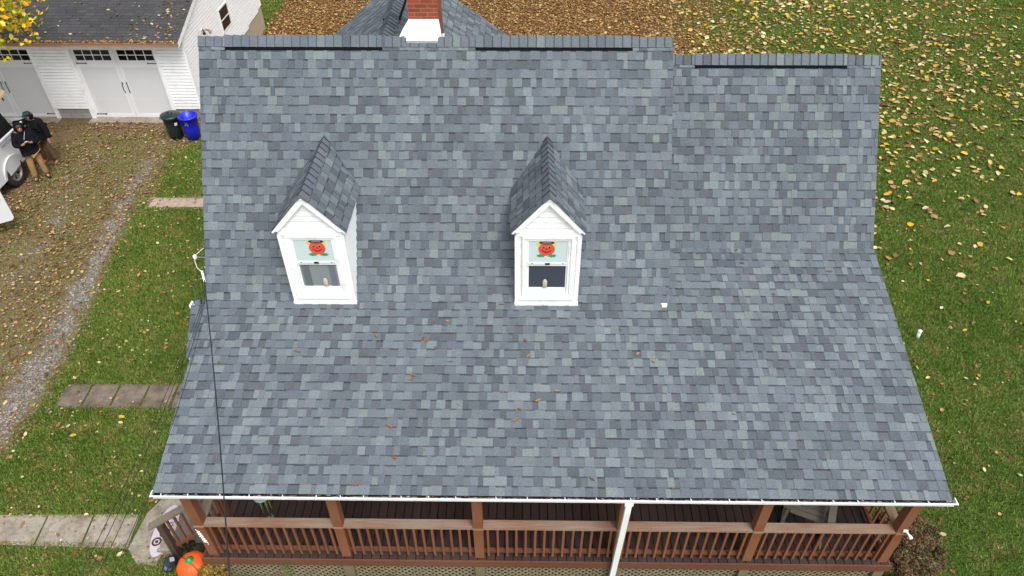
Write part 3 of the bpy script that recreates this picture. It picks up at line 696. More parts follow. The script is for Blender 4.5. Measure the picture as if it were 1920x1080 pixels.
# lantern lying against it
ln = empty('lantern', (-.80, .34, GZ + .03), 0, 'dark blue grey solar lantern with pale panes between the path and the orange pumpkin', 'lantern')
ln.rotation_euler = (R_(18), R_(24), R_(35))
m = MB(); m.lathe([(0, .0), (.085, .0), (.09, .02), (.075, .03), (.075, .04)], (0, 0, 0), 6, rgb(44, 54, 68)); m.lathe([(.105, .27), (.12, .28), (.07, .34), (.055, .37), (0, .375)], (0, 0, 0), 6, rgb(44, 54, 68))
for k in range(6):
    a = k * math.pi / 3; m.tube([(.076 * math.cos(a), .076 * math.sin(a), .03), (.098 * math.cos(a), .098 * math.sin(a), .28)], .009, 5, rgb(44, 54, 68))
m.build('lantern_frame', ATT, ln)
m = MB(); m.lathe([(.066, .035), (.085, .275)], (0, 0, 0), 6, rgb(170, 176, 180)); m.build('lantern_pane', ATTG, ln)
m = MB(); m.box((-.035, -.035, .372), (.035, .035, .384), rgb(190, 196, 204)); m.build('solar_panel', ATTG, ln)
# round halloween mat
m = MB(); n = 32; MX, MY, MZ = -1.08, 1.02, GZ + .055
m.prism([Vector((MX + (.30 if True else 0) * math.cos(2*math.pi*k/n) * .62, MY + .50 * math.sin(2*math.pi*k/n), MZ)) for k in range(n)], (0, 0, .02), rgb(226, 220, 226, .62))
def ring(cx, cy, r0, r1, col, z=.022, n=20):
    for k in range(n):
        a, b = 2*math.pi*k/n, 2*math.pi*(k+1)/n
        m.face([(cx + r0*math.cos(a), cy + r0*math.sin(a), MZ + z), (cx + r1*math.cos(a), cy + r1*math.sin(a), MZ + z), (cx + r1*math.cos(b), cy + r1*math.sin(b), MZ + z), (cx + r0*math.cos(b), cy + r0*math.sin(b), MZ + z)], col)
PU = rgb(92, 52, 72)
ring(MX - .06, MY - .22, .05, .085, PU); ring(MX - .06, MY - .22, 0, .03, PU); ring(MX + .02, MY - .05, .05, .09, PU); ring(MX + .05, MY - .37, .03, .05, rgb(150, 150, 180)); ring(MX + .06, MY + .1, .03, .045, rgb(190, 130, 70))
for k in range(9): a = .5 + k * .16; m.prism([Vector((MX + .17*math.cos(a*1.5), MY + .42*math.sin(a*1.5), MZ + .021)), Vector((MX + .12*math.cos(a*1.5+.1), MY + .36*math.sin(a*1.5+.1), MZ + .021)), Vector((MX + .13*math.cos(a*1.5+.2), MY + .38*math.sin(a*1.5+.2), MZ + .021))], (0, 0, .002), rgb(214, 110, 60) if k % 2 else rgb(80, 70, 90))
for k in range(5): m.bar((MX - .14, MY + .05 + .07 * k, MZ + .023), (MX + .13, MY + .09 + .07 * k, MZ + .023), .008, .002, rgb(120, 100, 120))
m.build('round_mat', ATT, None, label='white oval mat with purple rings and orange marks at the foot of the porch steps', cat='mat')
# white squiggle on corner post
m = MB(); sq = [(.15, .205, -1.30)]
for k in range(40): sq.append((.165 + .004 * k / 4 + .028 * math.sin(k * 1.0), .212 - .0 , -1.36 - .33 * k / 40))
sq.append((.22, .214, -1.76)); m.tube(sq, .007, 5, (.85, .85, .85)); m.build('white_garland', ATT, None, label='curly white garland hung on the left corner porch post', cat='garland')
# roof mast, guy wire, cables
m = MB(); m.lathe([(0, -.03), (.028, -.03), (.034, -.01), (.02, 0), (.034, .01), (.028, .03), (0, .03)], (-.26, 3.6, 1.32), 10, (.75, .73, .68)); m.tube([(-.26, 3.6, 1.32), (.25, 3.62, 1.28)], .005, 6, (.3, .3, .28)); m.build('cable_insulator', ATT, H)
def wire(pts, r, col, name, label, cat, group=None, n=5, sag=.0, seg=24):
    P = [Vector(p) for p in pts]; out = []
    if len(P) == 2:
        for k in range(seg + 1):
            t = k / seg; p = P[0].lerp(P[1], t); p.z -= sag * 4 * t * (1 - t); out.append(p)
    else: out = P
    m = MB(); m.tube(out, r, n, col); return m.build(name, ATT, None, True, label=label, cat=cat, group=group)
wire([(-.10, 3.66, 1.46), (-.26, 3.6, 1.34), (-.20, 3.45, 1.36), (-.07, 3.22, 1.40), (.055, 3.1, 1.42), (.07, 3.08, 1.40)], .0055, (.78, .76, .68), 'guy_rope', 'short white tie rope off the left edge of the steep roof holding the cable', 'rope')
m = MB(); m.bar((.058, 3.1, 1.44), (.075, 3.04, 1.27), .03, .03, (.85, .85, .85)); m.build('cable_clamp', ATT, None, label='small white wedge clamp between tie rope and black cable', cat='cable clamp')
def sagpath(a, b, sag, seg=28, wob=0):
    a = Vector(a); b = Vector(b); out = []
    for k in range(seg + 1):
        t = k / seg; p = a.lerp(b, t); p.z -= sag * 4 * t * (1 - t); p.x += wob * math.sin(t * 16); out.append(p)
    return out
c1 = sagpath((.07, 3.06, 1.30), (2.36, -2.6, 1.75), .13)
wire(c1, .0085, (.015, .016, .022), 'overhead_cable', 'thick black cable crossing above the left part of the shingle roof', 'cable')
ends = [(150, .52), (166, .60), (184, .70), (210, .86)]
for k, (px, ex) in enumerate(ends):
    wire(sagpath((-.10 + .02 * k, 3.0 - .03 * k, .80 - .02 * k), (ex, -2.0, 1.54), .10 + .03 * k), .0042, (.02, .02, .022), 'telephone_wire', 'thin black wire in the bundle crossing the left lawn from the hood roof', 'wire', 'thin wires over the left lawn')
loops = MB()
for k in range(3): loops.tube([(-.12 + .03 * math.sin(a) + .02 * k, 3.12 + .08 * math.cos(a), .86 + .09 * math.sin(a * 1.3 + k)) for a in [j * .5 for j in range(11)]], .004, 5, (.02, .02, .02))
loops.build('wire_loop', ATT, None, label='slack black wire loops tangled at the top of the small hood roof', cat='wire')

# ---------------------------------------------------------------- garage
GX, GY, GY2 = -5.40, 16.0, 23.6
garage = empty('garage', (GX, GY, GZ), 0, 'white sided detached garage with dark shingle roof and two carriage doors', 'garage')
G = garage; gl = lambda x, y, z: (x - GX, y - GY, z - GZ)
def GB(): return MB()
ER, EZ = 19.8, -.04; gs = math.tan(R_(18.2)); RZ = EZ + (ER - 15.6) * gs
m = MB()
def laps_front(x0, x1, z0, z1, y):
    z = z0
    while z < z1 - .005:
        z2 = min(z + .105, z1); zk = z2 - .02; m.face([gl(x0, y - .026, z), gl(x1, y - .026, z), gl(x1, y - .018, zk), gl(x0, y - .018, zk)]); m.face([gl(x0, y - .018, zk), gl(x1, y - .018, zk), gl(x1, y + .018, zk + .004), gl(x0, y + .018, zk + .004)]); m.face([gl(x0, y + .018, zk), gl(x1, y + .018, zk), gl(x1, y + .018, z2), gl(x0, y + .018, z2)])
        m.face([gl(x0, y + .02, z), gl(x1, y + .02, z), gl(x1, y - .026, z), gl(x0, y - .026, z)]); z = z2
D1, D2 = (-8.99, -6.36), (-12.92, -10.29); DT = -.42
laps_front(-6.24, GX + .02, -2.43, -.12, GY); laps_front(-10.17, -9.11, -2.43, -.12, GY); laps_front(-14.1, -13.04, -2.43, -.12, GY)
m.box(gl(-14.1, GY + .3, GZ + .3), gl(GX - .01, GY2 - .01, EZ + .05)); m.box(gl(-6.24, GY + .02, -2.42), gl(GX - .01, GY + .3, -.06)); m.box(gl(-10.17, GY + .02, -2.42), gl(-9.11, GY + .3, -.06)); m.box(gl(-14.1, GY + .02, -2.42), gl(-13.04, GY + .3, -.06)); m.box(gl(-14.1, GY + .001, DT + .12), gl(GX - .01, GY + .3, -.05))
# gable side
z = -2.43
while z < RZ - .05:
    z2 = z + .105
    def span(zz):
        a = GY if zz <= EZ + .1 else GY - .4 + (zz - EZ) / gs
        b = GY2 if zz <= EZ + .1 else 2 * ER - a
        return a, b
    a0, b0 = span(z); a1, b1 = span(z2)
    # siding stops higher at the rear, over the taller foundation
    f0 = GY + (z + 2.44) / .075 if z < -1.87 else GY2
    b0 = min(b0, f0); b1 = min(b1, max(f0, a1 + .1))
    if b0 > a0: m.face([gl(GX + .024, a0, z), gl(GX + .024, b0, z), gl(GX + .018, b1, z2 - .018), gl(GX + .018, a1, z2 - .018)]); m.face([gl(GX + .018, a1, z2 - .018), gl(GX + .018, b1, z2 - .018), gl(GX, b1, z2 - .014), gl(GX, a1, z2 - .014)]); m.face([gl(GX, a0, z), gl(GX, b0, z), gl(GX + .024, b0, z), gl(GX + .024, a0, z)])
    z = z2
m.prism([Vector(gl(GX - .02, GY + .01, EZ)), Vector(gl(GX - .02, 2 * ER - GY - .01, EZ)), Vector(gl(GX - .02, ER, RZ - .1))], (.018, 0, 0))
m.box(gl(GX - .03, GY - .02, -2.44), gl(GX + .03, GY + .06, -.08))
m.build('garage_wall', SID, G)
m = MB(); m.box(gl(-14.1, GY + .02, GZ - .1), gl(-13.04, GY2, -2.43)); m.box(gl(-10.2, GY + .02, GZ - .1), gl(-9.07, GY2 - .1, -2.43)); m.box(gl(-6.27, GY + .02, GZ - .1), gl(GX - .02, GY2 - .02, -2.43))
m.build('block_base', BLK, G)
m = MB(); m.prism([Vector(gl(GX - .012, GY + .1, -2.43)), Vector(gl(GX - .012, GY2 - .03, -1.84)), Vector(gl(GX - .012, GY2 - .03, GZ - .1)), Vector(gl(GX - .012, GY + .1, GZ - .1))], (.012, 0, 0)); m.build('tan_foundation', m_plain('tan_render', rgb(200, 186, 158), .9, .1, 5), G)
TH3 = rgb(92, 92, 94, .5)
P0 = Vector(gl(-14.3, 15.58, EZ)); 
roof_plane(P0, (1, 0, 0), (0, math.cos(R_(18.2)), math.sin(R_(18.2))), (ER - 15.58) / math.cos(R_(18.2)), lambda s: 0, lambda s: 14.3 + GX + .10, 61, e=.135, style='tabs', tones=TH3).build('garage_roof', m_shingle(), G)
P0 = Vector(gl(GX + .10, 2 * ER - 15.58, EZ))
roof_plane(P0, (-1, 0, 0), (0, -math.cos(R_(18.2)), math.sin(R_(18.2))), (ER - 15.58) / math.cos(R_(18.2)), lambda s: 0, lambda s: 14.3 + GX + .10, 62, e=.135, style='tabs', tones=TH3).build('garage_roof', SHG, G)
m = MB(); m.prism([Vector(gl(GX + .07, 15.6, EZ - .008)), Vector(gl(GX + .07, ER, RZ - .008)), Vector(gl(GX + .07, ER, RZ - .16)), Vector(gl(GX + .07, 15.6, EZ - .16))], (.025, 0, 0)); m.prism([Vector(gl(GX + .07, 2 * ER - 15.6, EZ - .008)), Vector(gl(GX + .07, ER, RZ - .008)), Vector(gl(GX + .07, ER, RZ - .16)), Vector(gl(GX + .07, 2 * ER - 15.6, EZ - .16))], (.025, 0, 0))
m.box(gl(-14.3, 15.62, -.13), gl(GX + .06, GY + .02, -.11)); m.box(gl(-14.3, 15.6, -.13), gl(GX + .07, 15.62, EZ - .01)); m.box(gl(-14.2, GY - .03, -.30), gl(GX + .03, GY - .001, -.13))
m.build('garage_fascia', TRIM, G)
CPR = m_plain('copper_gutter', rgb(196, 150, 126), .5, .1, 5)
m = MB(); m.box(gl(-14.3, 15.49, EZ - .09), gl(GX + .09, 15.50, EZ + .0)); m.box(gl(-14.3, 15.475, EZ - .008), gl(GX + .09, 15.505, EZ + .008)); m.box(gl(-14.3, 15.5, EZ - .09), gl(GX + .09, 15.59, EZ - .08)); m.box(gl(GX + .085, 15.48, EZ - .09), gl(GX + .095, 15.59, EZ)); m.build('garage_gutter', CPR, G)
DOORM = m_plain('pale_grey_door_paint', rgb(220, 221, 222, .88), .5, .03, 3); DTR = m_plain('door_stile_paint', rgb(232, 232, 232, .9), .5, .04, 3)
for (x0, x1) in (D1, D2):
    y = GY + .10
    m = MB(); m.box(gl(x0, y, GZ + .02), gl(x1, y + .04, DT))
    z = GZ + .02
    d = m.build('garage_door', DOORM, G)
    t = MB(); W_ = x1 - x0; xm = (x0 + x1) / 2
    def tb(a, b, c, d_, o=.014): t.box(gl(a, y - o, c), gl(b, y - .0005, d_))
    tb(x0, x0 + .09, GZ + .02, DT); tb(x1 - .09, x1, GZ + .02, DT); tb(xm - .11, xm - .012, GZ + .02, DT); tb(xm + .012, xm + .11, GZ + .02, DT)
    for a, b in ((x0 + .09, xm - .11), (xm + .11, x1 - .09)):
        tb(a, b, GZ + .02, GZ + .13, .0135); tb(a, b, -1.06, -.84, .0135); tb(a, b, DT - .05, DT, .0135)
    for zz in (-1.5, -2.15): t.box(gl(x0 + .09, y - .0025, zz), gl(x1 - .09, y - .0003, zz + .008))
    t.build('door_trim', DTR, d)
    for (a, b) in ((x0 + .07, xm - .11), (xm + .11, x1 - .07)):
        t = MB(); n = 4; w4 = (b - a) / n
        for i in range(n):
            for j in range(2):
                zc = DT - .05 - j * .185; t.box(gl(a + i * w4 + .014, y - .018, zc - .165), gl(a + (i + 1) * w4 - .014, y - .0145, zc))
        t.box(gl(a, y - .0145, DT - .41), gl(b, y - .0142, DT - .04)); t.build('door_window', GLASS_D, d)
    for (a, b) in ((x0 + .07, xm - .11), (xm + .11, x1 - .07)):
        t = MB()
        for i in range(5): xx = a + (b - a) * i / 4; t.box(gl(xx - .013, y - .024, DT - .42), gl(xx + .013, y - .0185, DT - .04))
        for zz in (DT - .05, DT - .225, DT - .41): t.box(gl(a, y - .025, zz - .012), gl(b, y - .0188, zz + .014))
        t.build('muntin', DTR, d)
    for sx, xx in ((1, x0 + .02), (-1, x1 - .02)):
        for zz in (-.92, -2.67):
            t = MB(); t.box(gl(min(xx, xx + sx * .30), y - .022, zz - .012), gl(max(xx, xx + sx * .30), y - .0155, zz + .012)); t.prism([Vector(gl(xx, y - .022, zz - .03)), Vector(gl(xx + sx * .05, y - .022, zz - .012)), Vector(gl(xx + sx * .05, y - .022, zz + .012)), Vector(gl(xx, y - .022, zz + .03))], (0, .006, 0)); t.tube([gl(xx + sx * .31, y - .024, zz), gl(xx + sx * .31, y - .015, zz)], .026, 10); t.build('hinge', BLKMET, d)
    for sx in (-1, 1):
        t = MB(); X = xm + sx * .07; t.tube([gl(X, y - .02, -1.58), gl(X + sx * .012, y - .045, -1.66), gl(X + sx * .012, y - .045, -1.80), gl(X, y - .02, -1.90)], .011, 7); t.tube([gl(X, y - .02, -1.60), gl(X, y - .018, -1.52)], [.024, .003], 6); t.tube([gl(X, y - .02, -1.88), gl(X, y - .018, -1.94)], [.02, .003], 6); t.build('pull_handle', BLKMET, d)
    t = MB(); t.box(gl(x0 - .12, GY - .03, GZ + .02), gl(x0, GY + .12, DT + .12)); t.box(gl(x1, GY - .03, GZ + .02), gl(x1 + .12, GY + .12, DT + .12)); t.box(gl(x0, GY - .03, DT), gl(x1, GY + .12, DT + .12)); t.build('door_casing', TRIM, G)
m = MB(); m.box(gl(-13.1, GY - .28, GZ - .05), gl(-10.15, GY + .12, GZ + .015)); m.box(gl(-9.15, GY - .28, GZ - .05), gl(-6.25, GY + .12, GZ + .015)); m.build('door_sill', CONC, G)
# side window
m = MB(); m.box(gl(GX + .005, 19.25, -1.23), gl(GX + .035, 20.2, -.42)); w = m.build('window', TRIM, G)
m = MB(); m.box(gl(GX + .0355, 19.33, -1.17), gl(GX + .038, 20.12, -.86)); m.box(gl(GX + .0355, 19.33, -.81), gl(GX + .038, 20.12, -.48)); m.build('pane', GLASS_D, w)
# wall lamp with two bulbs
m = MB(); m.tube([gl(GX, 17.62, -.45), gl(GX + .05, 17.62, -.45)], .06, 12, (.75, .75, .75)); m.tube([gl(GX + .05, 17.6, -.44), gl(GX + .16, 17.45, -.42), gl(GX + .2, 17.35, -.48)], [.015, .02, .055], 10, rgb(70, 60, 60)); m.tube([gl(GX + .05, 17.66, -.46), gl(GX + .16, 17.75, -.5), gl(GX + .24, 17.8, -.6)], [.015, .03, .075], 10, rgb(190, 150, 130)); m.build('wall_lamp', ATT, G)

# leaves caught in garage gutter and roof
def leaf_quads(mb, P, s_, c, rn, flat=.25, n=None):
    """one small bent leaf: kite of two faces"""
    a = rn.uniform(0, 6.283); d = Vector((math.cos(a), math.sin(a), rn.uniform(-flat, flat))) * s_ * .5; e_ = Vector((-math.sin(a), math.cos(a), rn.uniform(-flat, flat))) * s_ * rn.uniform(.22, .36)
    up = Vector((0, 0, s_ * rn.uniform(.02, .16))); P = Vector(P)
    mb.face([P - d, P + e_ + up, P + d], c); mb.face([P - d, P + d, P - e_ + up], c)
BRN = [rgb(150, 106, 58), rgb(172, 130, 80), rgb(108, 78, 48), rgb(194, 156, 102), rgb(142, 94, 50), rgb(204, 170, 118)]
YEL = [rgb(236, 218, 140), rgb(232, 200, 84), rgb(220, 176, 52), rgb(242, 230, 176), rgb(212, 164, 84), rgb(222, 196, 130)]
TAN = [rgb(206, 170, 118), rgb(224, 196, 146), rgb(182, 140, 92), rgb(232, 216, 166), rgb(156, 114, 74)]
m = MB(); rn = random.Random(71)
for k in range(950):
    x = rn.uniform(-13, GX + .05); leaf_quads(m, gl(x, 15.56 + abs(rn.gauss(0, .07)) - .05, EZ + .01 + abs(rn.gauss(0, .02))), rn.uniform(.06, .12), rn.choice(BRN + [TAN[0]]), rn, .5)
m.build('gutter_leaves', LEAF, None, label='brown dead leaves heaped along the copper gutter of the garage', cat='leaf litter', kind='stuff', loc=(GX, GY, GZ))
m = MB()
for k in range(210):
    x = rn.uniform(-13, GX); y = 15.7 + abs(rn.gauss(0, 1.3)); 
    if y > 19.5: continue
    if rn.random() < .5: x = GX - abs(rn.gauss(0, .9)) 
    leaf_quads(m, gl(x, y, EZ + (y - 15.58) * gs + .02), rn.uniform(.07, .15), rn.choice(BRN + TAN), rn, .35)
m.build('roof_leaves', LEAF, None, label='scattered brown leaves lying on the dark garage roof', cat='leaf litter', kind='stuff', loc=(GX, GY, GZ))

# ---------------------------------------------------------------- trash cans
def can(name, x, y, col, r0, r1, h, label, lid):
    e_ = empty(name, (x, y, GZ), 0, label, 'trash can')
    m = MB(); fl = (lambda t, z: 1 + .012 * math.cos(12 * t))
    m.lathe([(0, 0), (r0, 0), (r0 + (r1 - r0) * .5, h * .5), (r1 - .008, h * .93), (r1 + .022, h * .935), (r1 + .028, h * .965), (r1 + .02, h), (r1 - .012, h), (r0 * .97 + (r1 - r0) * .4, h * .45), (r0 * .9, .03), (0, .03)], (0, 0, 0), 36, col, fn=fl)
    m.build('bin_body', ATTG, e_, True)
    for s_ in (-1, 1):
        m = MB(); X = s_ * (r1 + .03); m.tube([(X, -.07, h * .86), (X + s_ * .05, -.06, h * .87), (X + s_ * .05, .06, h * .87), (X, .07, h * .86)], .012, 6, col); m.build('handle', ATTG, e_, True)
    if lid:
        m = MB(); m.lathe([(r1 + .035, h * .985), (r1 + .035, h + .02), (r1 - .02, h + .035), (r1 * .5, h + .055), (.07, h + .06), (.06, h + .085), (0, h + .088)], (0, 0, 0), 36, tuple(c * 1.25 for c in col)); m.box((-.09, -.018, h + .07), (.09, .018, h + .1), col); m.build('lid', ATTG, e_, True)
    return e_
c_ = can('trash_can', -5.86, 14.78, (.012, .026, .026), .20, .265, .78, 'dark green trash can with its lid on, beside the garage door', True)
m = MB(); 
def sticker(mb, ang, z, w, h_, r, col):
    for k in range(4):
        a0 = ang - w / 2 + w * k / 4; a1 = a0 + w / 4
        mb.face([(r * math.cos(a0), r * math.sin(a0), z), (r * math.cos(a1), r * math.sin(a1), z), ((r + .012) * math.cos(a1), (r + .012) * math.sin(a1), z + h_), ((r + .012) * math.cos(a0), (r + .012) * math.sin(a0), z + h_)], col)
sticker(m, R_(-45), .52, .34, .10, .262, (.7, .7, .7)); m.build('sticker', ATT, c_)
b_2 = can('recycling_bin', -5.30, 14.74, (.012, .02, .52), .20, .275, .80, 'bright blue open recycling bin between the dark trash can and the roof', False)
m = MB(); sticker(m, R_(-88), .66, .42, .014, .268, (.6, .65, .8))
for k in range(3): sticker(m, R_(-88 + (k - 1) * 9), .57 + (.035 if k == 1 else 0), .10, .033, .264, (.6, .65, .8))
sticker(m, R_(-88), .53, .26, .012, .263, (.6, .65, .8)); m.build('recycling_mark', ATT, b_2)
m = MB(); m.box((-5.42, GY - .12, -2.60), (-5.34, GY - .04, -2.36), (.55, .52, .48)); m.bar((-5.95, 15.9, -2.62), (-5.86, 15.9, -2.44), .05, .02, (.4, .36, .32)); m.build('siding_offcut', ATT, None, label='short grey metal offcut leaning on the garage wall behind the bins', cat='metal strip')

# ---------------------------------------------------------------- pickup truck (rear at +Y)
tr = empty('pickup_truck', (-9.38, 12.05, GZ), 0, 'white pickup truck with an open door and lettering on its bed side', 'truck')
WP = m_plain('white_car_paint', rgb(236, 238, 242, .8), .22, .02, 2, 0, .5)
# local: x outward from the visible side (0), y rear, z up ; truck 1.95 wide
m = MB()
def sidepoly():
    P = [(-4.75, .45), (-4.75, .95), (-4.6, 1.08), (-3.2, 1.18), (-2.95, 1.38), (-.95, 1.38), (-.95, 1.38), (1.35, 1.42), (1.40, .55)]
    arc = lambda cy, r, a0, a1, n: [(cy + r * math.cos(R_(a0 + (a1 - a0) * k / n)), .42 + r * math.sin(R_(a0 + (a1 - a0) * k / n))) for k in range(n + 1)]
    P += [(.52, .50)] + arc(0, .50, 10, 170, 12) + [(-.54, .40), (-3.15, .40)] + arc(-3.7, .50, 5, 175, 12)
    return P
sp_ = sidepoly()
def bulge(z): return .05 * math.sin(max(0, min(1, (z - .4) / 1.0)) * math.pi)
import bmesh
bm = bmesh.new()
vs = [bm.verts.new((-.03 + bulge(z), y, z)) for y, z in sp_]; f = bm.faces.new(vs)
vs2 = [bm.verts.new((-1.95 - bulge(z), y, z)) for y, z in sp_]; bm.faces.new(vs2[::-1])
n = len(vs)
for i in range(n):
    # open top over the bed
    if abs(sp_[i][1] - 1.38) < .001 and abs(sp_[(i + 1) % n][1] - 1.42) < .001: continue
    if sp_[i] != sp_[(i + 1) % n]: bm.faces.new([vs[i], vs2[i], vs2[(i + 1) % n], vs[(i + 1) % n]])
bmesh.ops.triangulate(bm, faces=bm.faces[:]); bmesh.ops.recalc_face_normals(bm, faces=bm.faces[:])
me = bpy.data.meshes.new('truck_body'); bm.to_mesh(me); bm.free(); me.materials.append(WP)
o = bpy.data.objects.new('truck_body', me); COL.objects.link(o); o.parent = tr
body = o
for xr_ in (-.06, -1.96):
    m = MB(); m.box((xr_, -.93, 1.36), (xr_ + .06, 1.36, 1.42)); m.build('bed_rail', WP, tr, bevel=.012)
m = MB(); m.box((-1.86, -.9, .80), (-.08, 1.3, .83)); m.box((-.085, -.9, .83), (-.065, 1.3, 1.36)); m.build('bed_liner', m_plain('black_bed_liner', (.01, .01, .01), .8), tr)
m = MB(); cabp = [(-2.95, 1.38), (-2.35, 1.88), (-1.15, 1.90), (-.97, 1.38)]
m.prism([Vector((-.14, y, z)) for y, z in cabp], (-1.7, 0, 0)); m.build('cab', WP, tr)
m = MB(); m.prism([Vector((-.13, y, z)) for y, z in ((-2.75, 1.42), (-2.3, 1.80), (-1.22, 1.82), (-1.1, 1.42))], (-.008, 0, 0)); m.prism([Vector((-.25, -2.97, 1.40)), Vector((-1.75, -2.97, 1.40)), Vector((-1.65, -2.40, 1.865)), Vector((-.35, -2.40, 1.865))], (0, -.01, .01)); m.build('window', GLASS_D, tr)
for cy in (0, -3.7):
    m = MB(); m.lathe([(.27, -.1), (.38, -.115), (.425, -.09), (.43, 0), (.425, .09), (.38, .115), (.27, .1)], (0, 0, 0), 40, (.035, .034, .033)); w = m.build('wheel', m_plain('tyre_rubber', rgb(52, 50, 48), .85, .2, 10), tr, True); w.location = (-.12, cy, .43); w.rotation_euler = (0, R_(90), 0)
    m = MB(); m.lathe([(0, .05), (.07, .055), (.08, .04), (.09, .03)], (0, 0, 0), 20, (.42, .40, .38)); m.lathe([(.235, .05), (.26, .095), (.275, .1), (.275, .02), (.235, .0)], (0, 0, 0), 40, (.42, .40, .38))
    for k in range(6):
        a = k * math.pi / 3 + .3; m.prism([Vector((.07 * math.cos(a - .5), .07 * math.sin(a - .5), .045)), Vector((.245 * math.cos(a - .26), .245 * math.sin(a - .26), .06)), Vector((.245 * math.cos(a + .26), .245 * math.sin(a + .26), .06)), Vector((.07 * math.cos(a + .5), .07 * math.sin(a + .5), .045))], (0, 0, -.03), (.42, .40, .38))
    m.build('rim', m_plain('dull_alloy', rgb(150, 146, 138), .45, .15, 8, .3), w)
m = MB(); m.prism([Vector((-.1, .47 * math.cos(R_(a)), .43 + .47 * math.sin(R_(a)))) for a in range(-20, 201, 20)], (-.5, 0, 0)); m.build('wheel_well', BLACK, tr)
door = MB()
hy = 9.1 - 12.05; hd = Vector((1.12, .72, 0)).normalized(); hn = Vector((hd.y, -hd.x, 0)); Hh = Vector((.02, hy, 0))
def dp(a, z, o=0): return Hh + hd * a + Vector((0, 0, z)) + hn * o
door.prism([dp(0, .42), dp(1.26, .42), dp(1.32, .50), dp(1.32, 1.30), dp(1.28, 1.36), dp(0, 1.36)], hn * .10)
dr_ = door.build('door', WP, tr, label='open white front door', bevel=.015)
m = MB(); m.prism([dp(.1, 1.36), dp(1.25, 1.36), dp(1.1, 1.85), dp(.55, 1.85)], hn * .04); m.build('door_window', GLASS_D, dr_)
m = MB(); m.tube([dp(.98, 1.12, .12), dp(1.02, 1.13, .145), dp(1.18, 1.13, .145), dp(1.22, 1.12, .12)], .02, 7, (.01, .01, .01)); m.build('handle', ATTG, dr_)
def text_mesh(s_, size, M, name, mat, parent, depth=.002):
    cu = bpy.data.curves.new(name, 'FONT'); cu.body = s_; cu.size = size; cu.extrude = depth; cu.space_character = 1.25
    t = bpy.data.objects.new('tmp', cu); COL.objects.link(t); dg = bpy.context.evaluated_depsgraph_get(); dg.update()
    me = bpy.data.meshes.new_from_object(t.evaluated_get(dg)); bpy.data.objects.remove(t)
    me.materials.clear(); me.materials.append(mat); me.transform(M)
    o = bpy.data.objects.new(name, me); COL.objects.link(o); o.parent = parent; return o
NAVY = m_plain('navy_lettering', rgb(40, 48, 72), .5, .05)
text_mesh('FASCIA \u2022 SI', .125, Matrix(((0, 0, 1, .034), (1, 0, 0, -.13), (0, 1, 0, 1.235), (0, 0, 0, 1))), 'lettering', NAVY, tr)
# cargo
m = MB(); rn = random.Random(77); n, k_ = 14, 10
for i in range(n):
    for j in range(k_):
        def q(i, j):
            u_, v_ = i / n, j / k_; edge = min(1, 4 * min(u_, 1 - u_)) * min(1, 4 * min(v_, 1 - v_)); r = random.Random(i * 31 + j)
            return (-.13 - 1.4 * v_, -.8 + 2.1 * u_, .86 + min(1, edge * 1.6) * (1.24 + r.uniform(-.1, .1)))
        m.face([q(i, j), q(i + 1, j), q(i + 1, j + 1), q(i, j + 1)], (.010, .010, .011))
m.build('tarp', CLOTH, None, True, label='black crumpled tarp over the load in the bed of the white truck', cat='tarp', loc=(-9.38, 12.05, GZ))
m = MB(); m.bar((-.50, 1.22, 2.02), (-.36, 1.48, 2.2), .15, .05); m.build('lumber_offcut', m_plain('pale_pine', rgb(236, 208, 160), .7, .08), None, label='pale pine board end sticking out of the truck bed', cat='board', loc=(-9.38, 12.05, GZ))
m = MB(); m.tube([(-.62 + .22 * math.cos(a), 1.35, 1.95 + .24 * math.sin(a)) for a in [k * .45 for k in range(10)]], .022, 8, (.012, .012, .012)); m.tube([(-.45, .95, 1.7), (-.72, 1.2, 1.98)], .03, 6, (.012, .012, .012)); m.build('hose_coil', ATTG, None, True, label='black curved hose standing above the black tarp in the truck bed', cat='hose', loc=(-9.38, 12.05, GZ))

# ---------------------------------------------------------------- people
SKIN = m_plain('skin', rgb(206, 150, 124), .6, .08, 12)
def skin_mesh(name, verts, edges, radii, mat, parent=None, sub=2, root=0, smooth=True, M=None):
    me = bpy.data.meshes.new(name); me.from_pydata([tuple(v) for v in verts], edges, []); o = bpy.data.objects.new(name, me); COL.objects.link(o)
    s_ = o.modifiers.new('skin', 'SKIN'); s_.use_smooth_shade = True
    for i, r in enumerate(radii):
        sv = me.skin_vertices[0].data[i]; sv.radius = r if isinstance(r, tuple) else (r, r); sv.use_root = (i == root)
    b = o.modifiers.new('sub', 'SUBSURF'); b.levels = sub; b.render_levels = sub
    dg = bpy.context.evaluated_depsgraph_get(); dg.update(); nme = bpy.data.meshes.new_from_object(o.evaluated_get(dg))
    bpy.data.objects.remove(o); nme.materials.clear(); nme.materials.append(mat); nme.polygons.foreach_set('use_smooth', [True] * len(nme.polygons))
    if M: nme.transform(M)
    r = bpy.data.objects.new(name, nme); COL.objects.link(r)
    if parent: r.parent = parent
    return r
